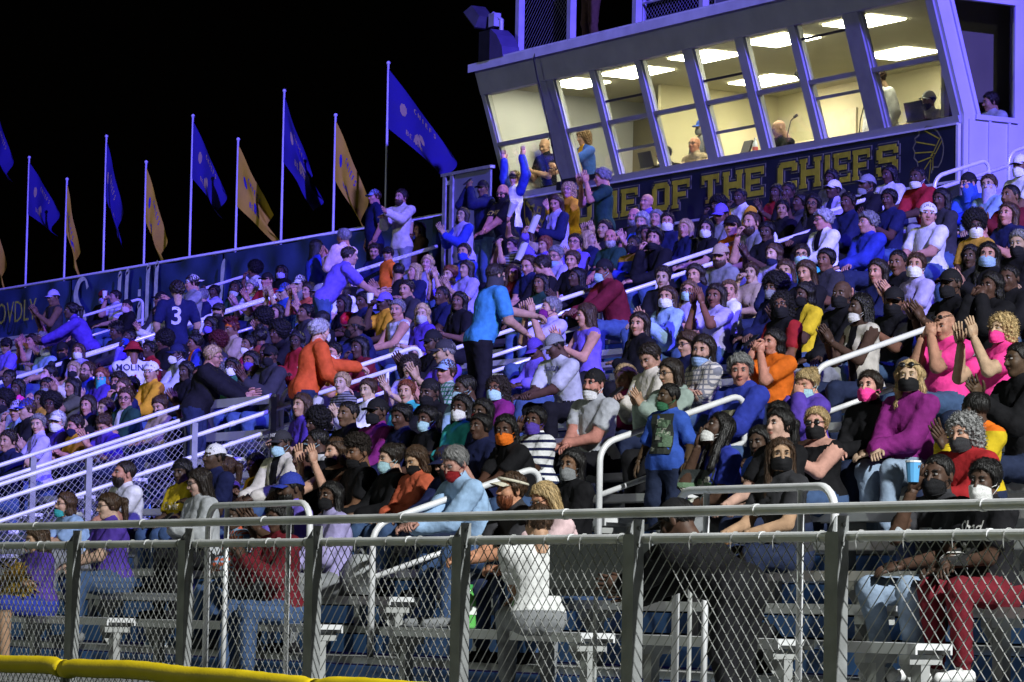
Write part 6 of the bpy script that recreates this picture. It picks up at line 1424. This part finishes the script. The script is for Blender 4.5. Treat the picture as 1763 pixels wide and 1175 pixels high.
def held(kind,o,hands,label):
    mw=Matrix.Translation(o.location)@o.rotation_euler.to_matrix().to_4x4()
    hp,Y,Z=hands[1]; c=mw@Vector(((hands[0][0]+hp)/2 if kind in('paper','phone','pompom') else hp).tolist())
    if kind=='phone':
        t=thing('phone',label,'phone',c); rt=Matrix.Rotation(R(-50),3,'X'); MB().box((0,-.02,.03),(.075,.009,.15),rt).build('case',black_m,t); MB().box((0,-.013,.037),(.068,.003,.14),rt).build('screen',mat('phone_screen',(.10,.12,.16),.1,0,0),t)
    elif kind in('paper','slip'):
        s=1 if kind=='paper' else .6; t=thing('paper',label,'paper',c+Vector((0,-.03,.04))); b=MB()
        grid(b,lambda u,v:((u-.5)*.2*s,(v-.5)*.10*s-.02*math.sin(u*3),(v-.5)*.24*s+.02*math.sin(u*4)),5,4,.0015); b.build('sheet',paper_m if s==1 else mat('yellow_slip',(.70,.66,.30),.8),t,smooth=True)
    elif kind in('cup','tancup','bluecup'):
        t=thing('cup',label,'cup',c+Vector((0,-.03,-.02))); m_={'cup':paper_m,'tancup':mat('tan_paper_cup',(.55,.38,.20),.7),'bluecup':mat('blue_drink',(.12,.40,.75),.2,0,0)}[kind]
        s=1.6 if kind=='tancup' else 1; MB().lathe([(.0,0),(.032*s,.002),(.043*s,.115*s),(.0,.112*s)],n=12).build('cup_body',m_,t,smooth=False); MB().lathe([(.0,.112*s),(.045*s,.114*s),(.045*s,.124*s),(.0,.126*s)],n=12).build('lid',white_m,t)
    elif kind=='cone':
        t=thing('paper_cone',label,'paper cone',c+Vector((.02,0,.02))); MB().lathe([(.028,0),(.065,.24),(.060,.24),(.023,.0)],n=12,rot=Matrix.Rotation(R(38),3,'Y')).build('cone_sheet',paper_m,t); MB().lathe([(.031,.0),(.033,.02),(.031,.025)],n=12,rot=Matrix.Rotation(R(38),3,'Y')).build('rim',white_m,t)
    elif kind=='pompom':
        t=thing('pompom',label,'pompom',c); rr=random.Random(5); b=MB()
        for i in range(420):
            a,e=rr.uniform(0,6.28),math.acos(rr.uniform(-1,1)); d=Vector((math.sin(e)*math.cos(a),math.sin(e)*math.sin(a),math.cos(e))); s=Vector((-d.y,d.x,.3)).normalized()*.007; L=rr.uniform(.13,.21); tw=Vector((rr.uniform(-1,1),rr.uniform(-1,1),-.6))*.05
            b.add([d*.02-s,d*.02+s,d*L*.6+s+tw*.4,d*L*.6-s+tw*.4,d*L+tw+s,d*L+tw-s],[(0,1,2,3),(3,2,4,5)])
        b.build('strands',gold_m,t)['kind']='stuff'; MB().tube([(0,0,-.06),(0,0,.06)],.02,8).build('handle',black_m,t)
    elif kind=='green': bottle(c.x,c.y,c.z-.08,label,'green','green',1.0)
IL={'slip':'small yellow paper slip held by the person in navy cap','cup':['paper cup raised by the drinking person in violet cap','paper cup held by the striped shirt person near the white script'],'tancup':'tall tan cup held by the brown jacket person','cone':'white paper cone raised over the upper rows','paper':['white paper held by the person with a dark cap and beard','white sheet held by the red haired person','white sheet read by the person in a navy and lavender cardigan','white papers in the lap of the striped grey T-shirt'],'phone':['phone held up by the person in navy beside the grey screen','phone in the hands of the bun haired striped person','phone held by the braided person in white','phone held before the black mask and glasses','phone held by the light grey top near the front','phone in the hands of the cream hooded person'],'pompom':'shaggy gold foil pompom behind the guard fence','bluecup':'blue drink cup held beside the black mask','green':'green soda bottle held by the white T-shirt child'}
from collections import Counter
used=Counter()
for ln in PEOPLE.strip().split('\n'):
    a,b_,h_,sp_,lab=ln.split('|'); o,fn,hands,info=person(float(a),int(b_),float(h_),sp_,lab)
    S=dict(t.split('=') for t in sp_.split()); k=info['k']; zc=info['P0'][2]+.30*k
    if S.get('pr')=='three': print_on(o,fn,'3',.34,0,zc,(.62,.62,.68),name='number')
    if S.get('pr')=='molina': print_on(o,fn,'4',.27,0,zc-.04,(.25,.01,.03),name='number'); print_on(o,fn,'MOLINA',.115,0,zc+.155,(.02,.02,.06),name='name_lettering')
    if 'blue T-shirt with a printed' in lab: blotch_print(o,fn,-.0,zc,.20,.30,[(.03,.035,.03),(.30,.32,.26),(.10,.16,.10)],2)
    if 'shouting with a hand' in lab: blotch_print(o,fn,0,zc-.05,.24,.26,[(.05,.06,.06),(.5,.5,.45),(.12,.2,.12)],4)
    if 'royal blue hooded sweatshirt' in lab: blotch_print(o,fn,0,zc-.06,.18,.2,[(.45,.42,.30),(.12,.12,.10)],6)
    if 'black mask holding a blue drink' in lab: print_on(o,fn,'ATX',.12,0,zc,(.45,.5,.55),False)
    if 'maroon trousers' in lab: print_on(o,fn,'Shad',.11,0,zc+.06,(.6,.6,.58),False,sx=.9); blotch_print(o,fn,0,zc-.08,.16,.14,[(.02,.02,.02),(.5,.5,.48)],8)
    if 'pale grey jersey looking' in lab: print_on(o,fn,'STLTDB',.055,0,zc+.08,(.05,.05,.2),False)
    if 'head wrap and yellow' in lab: print_on(o,fn,'Chiefs',.10,0,zc,(.75,.7,.5),False)
    if 'olive T-shirt, black bob' in lab: print_on(o,fn,'Chiefs',.08,0,zc,(.5,.55,.5),False)
    if 'black neck gaiter' in lab: print_on(o,fn,'CHIEFS',.09,0,zc+.05,(.45,.38,.06),False)
    if 'dark cap and pale blue mask with a cream' in lab:
        cp=[c for c in o.children if c.name.startswith('cap')][0]
        q=text('NY',.045,FAB,(0,-.104,.080),(R(75),0,0),cp,'cap_emblem',.003,0,.002,1,'CENTER'); q['c']=[.6,.6,.6]
    if 'it' in S:
        l=IL[S['it']]; i=used[S['it']]; used[S['it']]+=1
        held(S['it'],o,hands,l if isinstance(l,str) else l[min(i,len(l)-1)])
# people in the press box (floor at 6.72) and on its roof (9.61)
for x,y,hz,sp_,lab in [
 (-46.0+.12,27.62,8.46,'st=1 c=black g=S s=w h=bald y=20 n=20 p=phone','standing person with headphones in the left room of the press box'),
 (-44.75,27.62,8.47,'st=1 k=f c=blue/gold pat=4 g=S s=w h=curly-lb y=0 n=10 p=reach ln=-.4','curly haired person in blue jersey behind the second press box window'),
 (-41.95,27.75,8.34,'st=1 c=grey g=S s=w h=buzz-br hat=cap-blue m=grey y=-10','person in blue cap standing in the press box'),
 (-41.65,27.5,8.03,'c=tan g=S s=r h=bald gl=1 y=20','bald person with glasses seated in the press box'),
 (-42.60,27.6,8.0,'c=black g=S s=b h=short-bk y=-40','dark haired person seated low behind the fourth press box window'),
 (-39.75,27.62,8.06,'c=black g=S s=r h=bald y=-30 n=25','bald person bent over the press box counter'),
 (-37.75,27.95,8.56,'st=1 c=white g=L s=w h=short-br y=-30 n=20 p=down ln=.35','person in white shirt leaning on the press box counter'),
 (-36.35,27.6,8.17,'c=white g=S s=t h=buzz-bk hat=cap-white bd=bk y=10 p=phone','person in white cap and white shirt at the right press box window'),
 (-35.33,27.75,7.95,'c=lgrey g=S s=r h=short-dk y=-20 n=10','person in pale shirt behind the dark side window')]:
    o,fn,hands,info=person(x,30,hz,sp_,lab,floor=6.72 if 'st=' in sp_ else 6.82,y=y,group='people inside the press box')
    if 'headphones' in lab:
        t=thing('headphones','black headphones on the person in the left press box room','headphones',(x,y-.03,8.46)); MB().tube([(.085*math.cos(a),.0,.02+.105*math.sin(a)) for a in np.linspace(0,math.pi,9)],.012,6).build('band',black_m,t)
        for s in (-1,1): MB().lathe([(0,-.015),(.032,-.012),(.032,.012),(0,.015)],(s*.088,0,.0),10,None,Matrix.Rotation(R(90),3,'Y')).build('ear_cup',black_m,t)
person(-44.3,31,11.15,'st=1 c=brown g=L s=d h=buzz-bk b=brown y=10 p=phone','person in dark clothes standing on the roof of the press box',floor=9.61,y=27.3,group='people on the roof')
# the person bending on the walkway behind the fence
person(-16.05,0,2.02,'st=1 c=black g=H s=d h=buzz-bk hat=cap-black b=black l=j y=0 n=25 p=reach ln=.35 fat=.5 by=-60','person in black hood and black trousers bending down on the walkway',floor=.985,y=10.85)
# ---------------------------------------------------------------- small things on the benches and the walkway
bottle(-20.72,11.9,1.422,'green soda bottle standing on the front bench','green','green',1.25)
def pack(x,y,z,c,lab,name='bag'):
    t=thing(name,lab,'bag',(x,y,z)); b=MB(); b.lathe([(.0,0),(.14,.01),(.17,.1),(.15,.22),(.08,.30),(.0,.31)],n=10); o=b.build('bag_body',FAB,t,smooth=True); o['c']=list(c); o.scale=(1.1,.7,1)
    q=MB().tube(arc((0,0,.27),.07,0,math.pi,(1,0,0),(0,0,1)),.012,6).build('strap',FAB,t); q['c']=[v*.6 for v in c]
pack(-18.7,12.55,1.632,CO['gold'],'gold and dark bundle of clothes on the second bench'); pack(-17.95,12.35,1.2,CO['black'],'glossy black bag between the front benches')
pack(-23.4,12.5,1.632,CO['lgrey'],'pale tote bag beside the long black hair'); pack(-17.2,13.0,1.42,CO['black'],'black bag under the bench beside the child in blue')
t=thing('folding_table','small grey topped table behind the fence','table',(-17.35,11.0,.985))
MB().bbox((-.55,-.2,.98),(.55,.25,1.01)).build('table_top',mat('grey_table_top',(.22,.25,.30),.4),t)
MB().bbox((-.55,-.19,.66),(.55,-.175,.97)).build('apron_panel',mat('grey_table_apron',(.16,.17,.18),.6),t)
for sx in (-.5,.5): MB().tube([(sx,.1,0),(sx,.1,.98)],.014,6).build('leg',alu_dull,t)
for x,y,r,lab in [(-25.9,12.2,1,'pale blue shoe left on the footboard')]:
    t=thing('shoe',lab,'shoe',(x,y,floorZ(1)+.002)); o=MB().tube([(0,0,.035),(0,-.1,.04),(0,-.2,.03),(0,-.26,.025)],[.036,.042,.040,.024],8).build('upper',FAB,t,smooth=True); o['c']=list(CO['lblue']); MB().box((0,-.125,.008),(.085,.27,.016)).build('sole',white_m,t)
for x,r,lab in [(-32.6,11,'white programme sheet lying on an empty bench'),(-31.9,12,'crumpled sheet lying on the footboard')]:
    t=thing('paper',lab,'paper',(x,rowY(r),seatZ(r)+.002)); b=MB(); grid(b,lambda u,v:((u-.5)*.28,(v-.5)*.2,.004+.02*abs(math.sin(u*5+v*2))),6,4,.0012); b.build('sheet',paper_m,t)
t=thing('shiny_balloon','small red foil balloon among the dark clothed crowd behind the orange tunic','balloon',(-39.61,20.92,5.08)); MB().lathe([(.0,-.13),(.06,-.1),(.11,-.02),(.11,.05),(.06,.11),(.0,.12)],n=14).build('envelope',mat('red_foil',(.55,.02,.05),.18,0,.1,4),t,smooth=True); MB().lathe([(.0,-.16),(.02,-.155),(.008,-.13),(.0,-.128)],n=8).build('knot',mat('red_foil',(.5,.02,.05)),t)
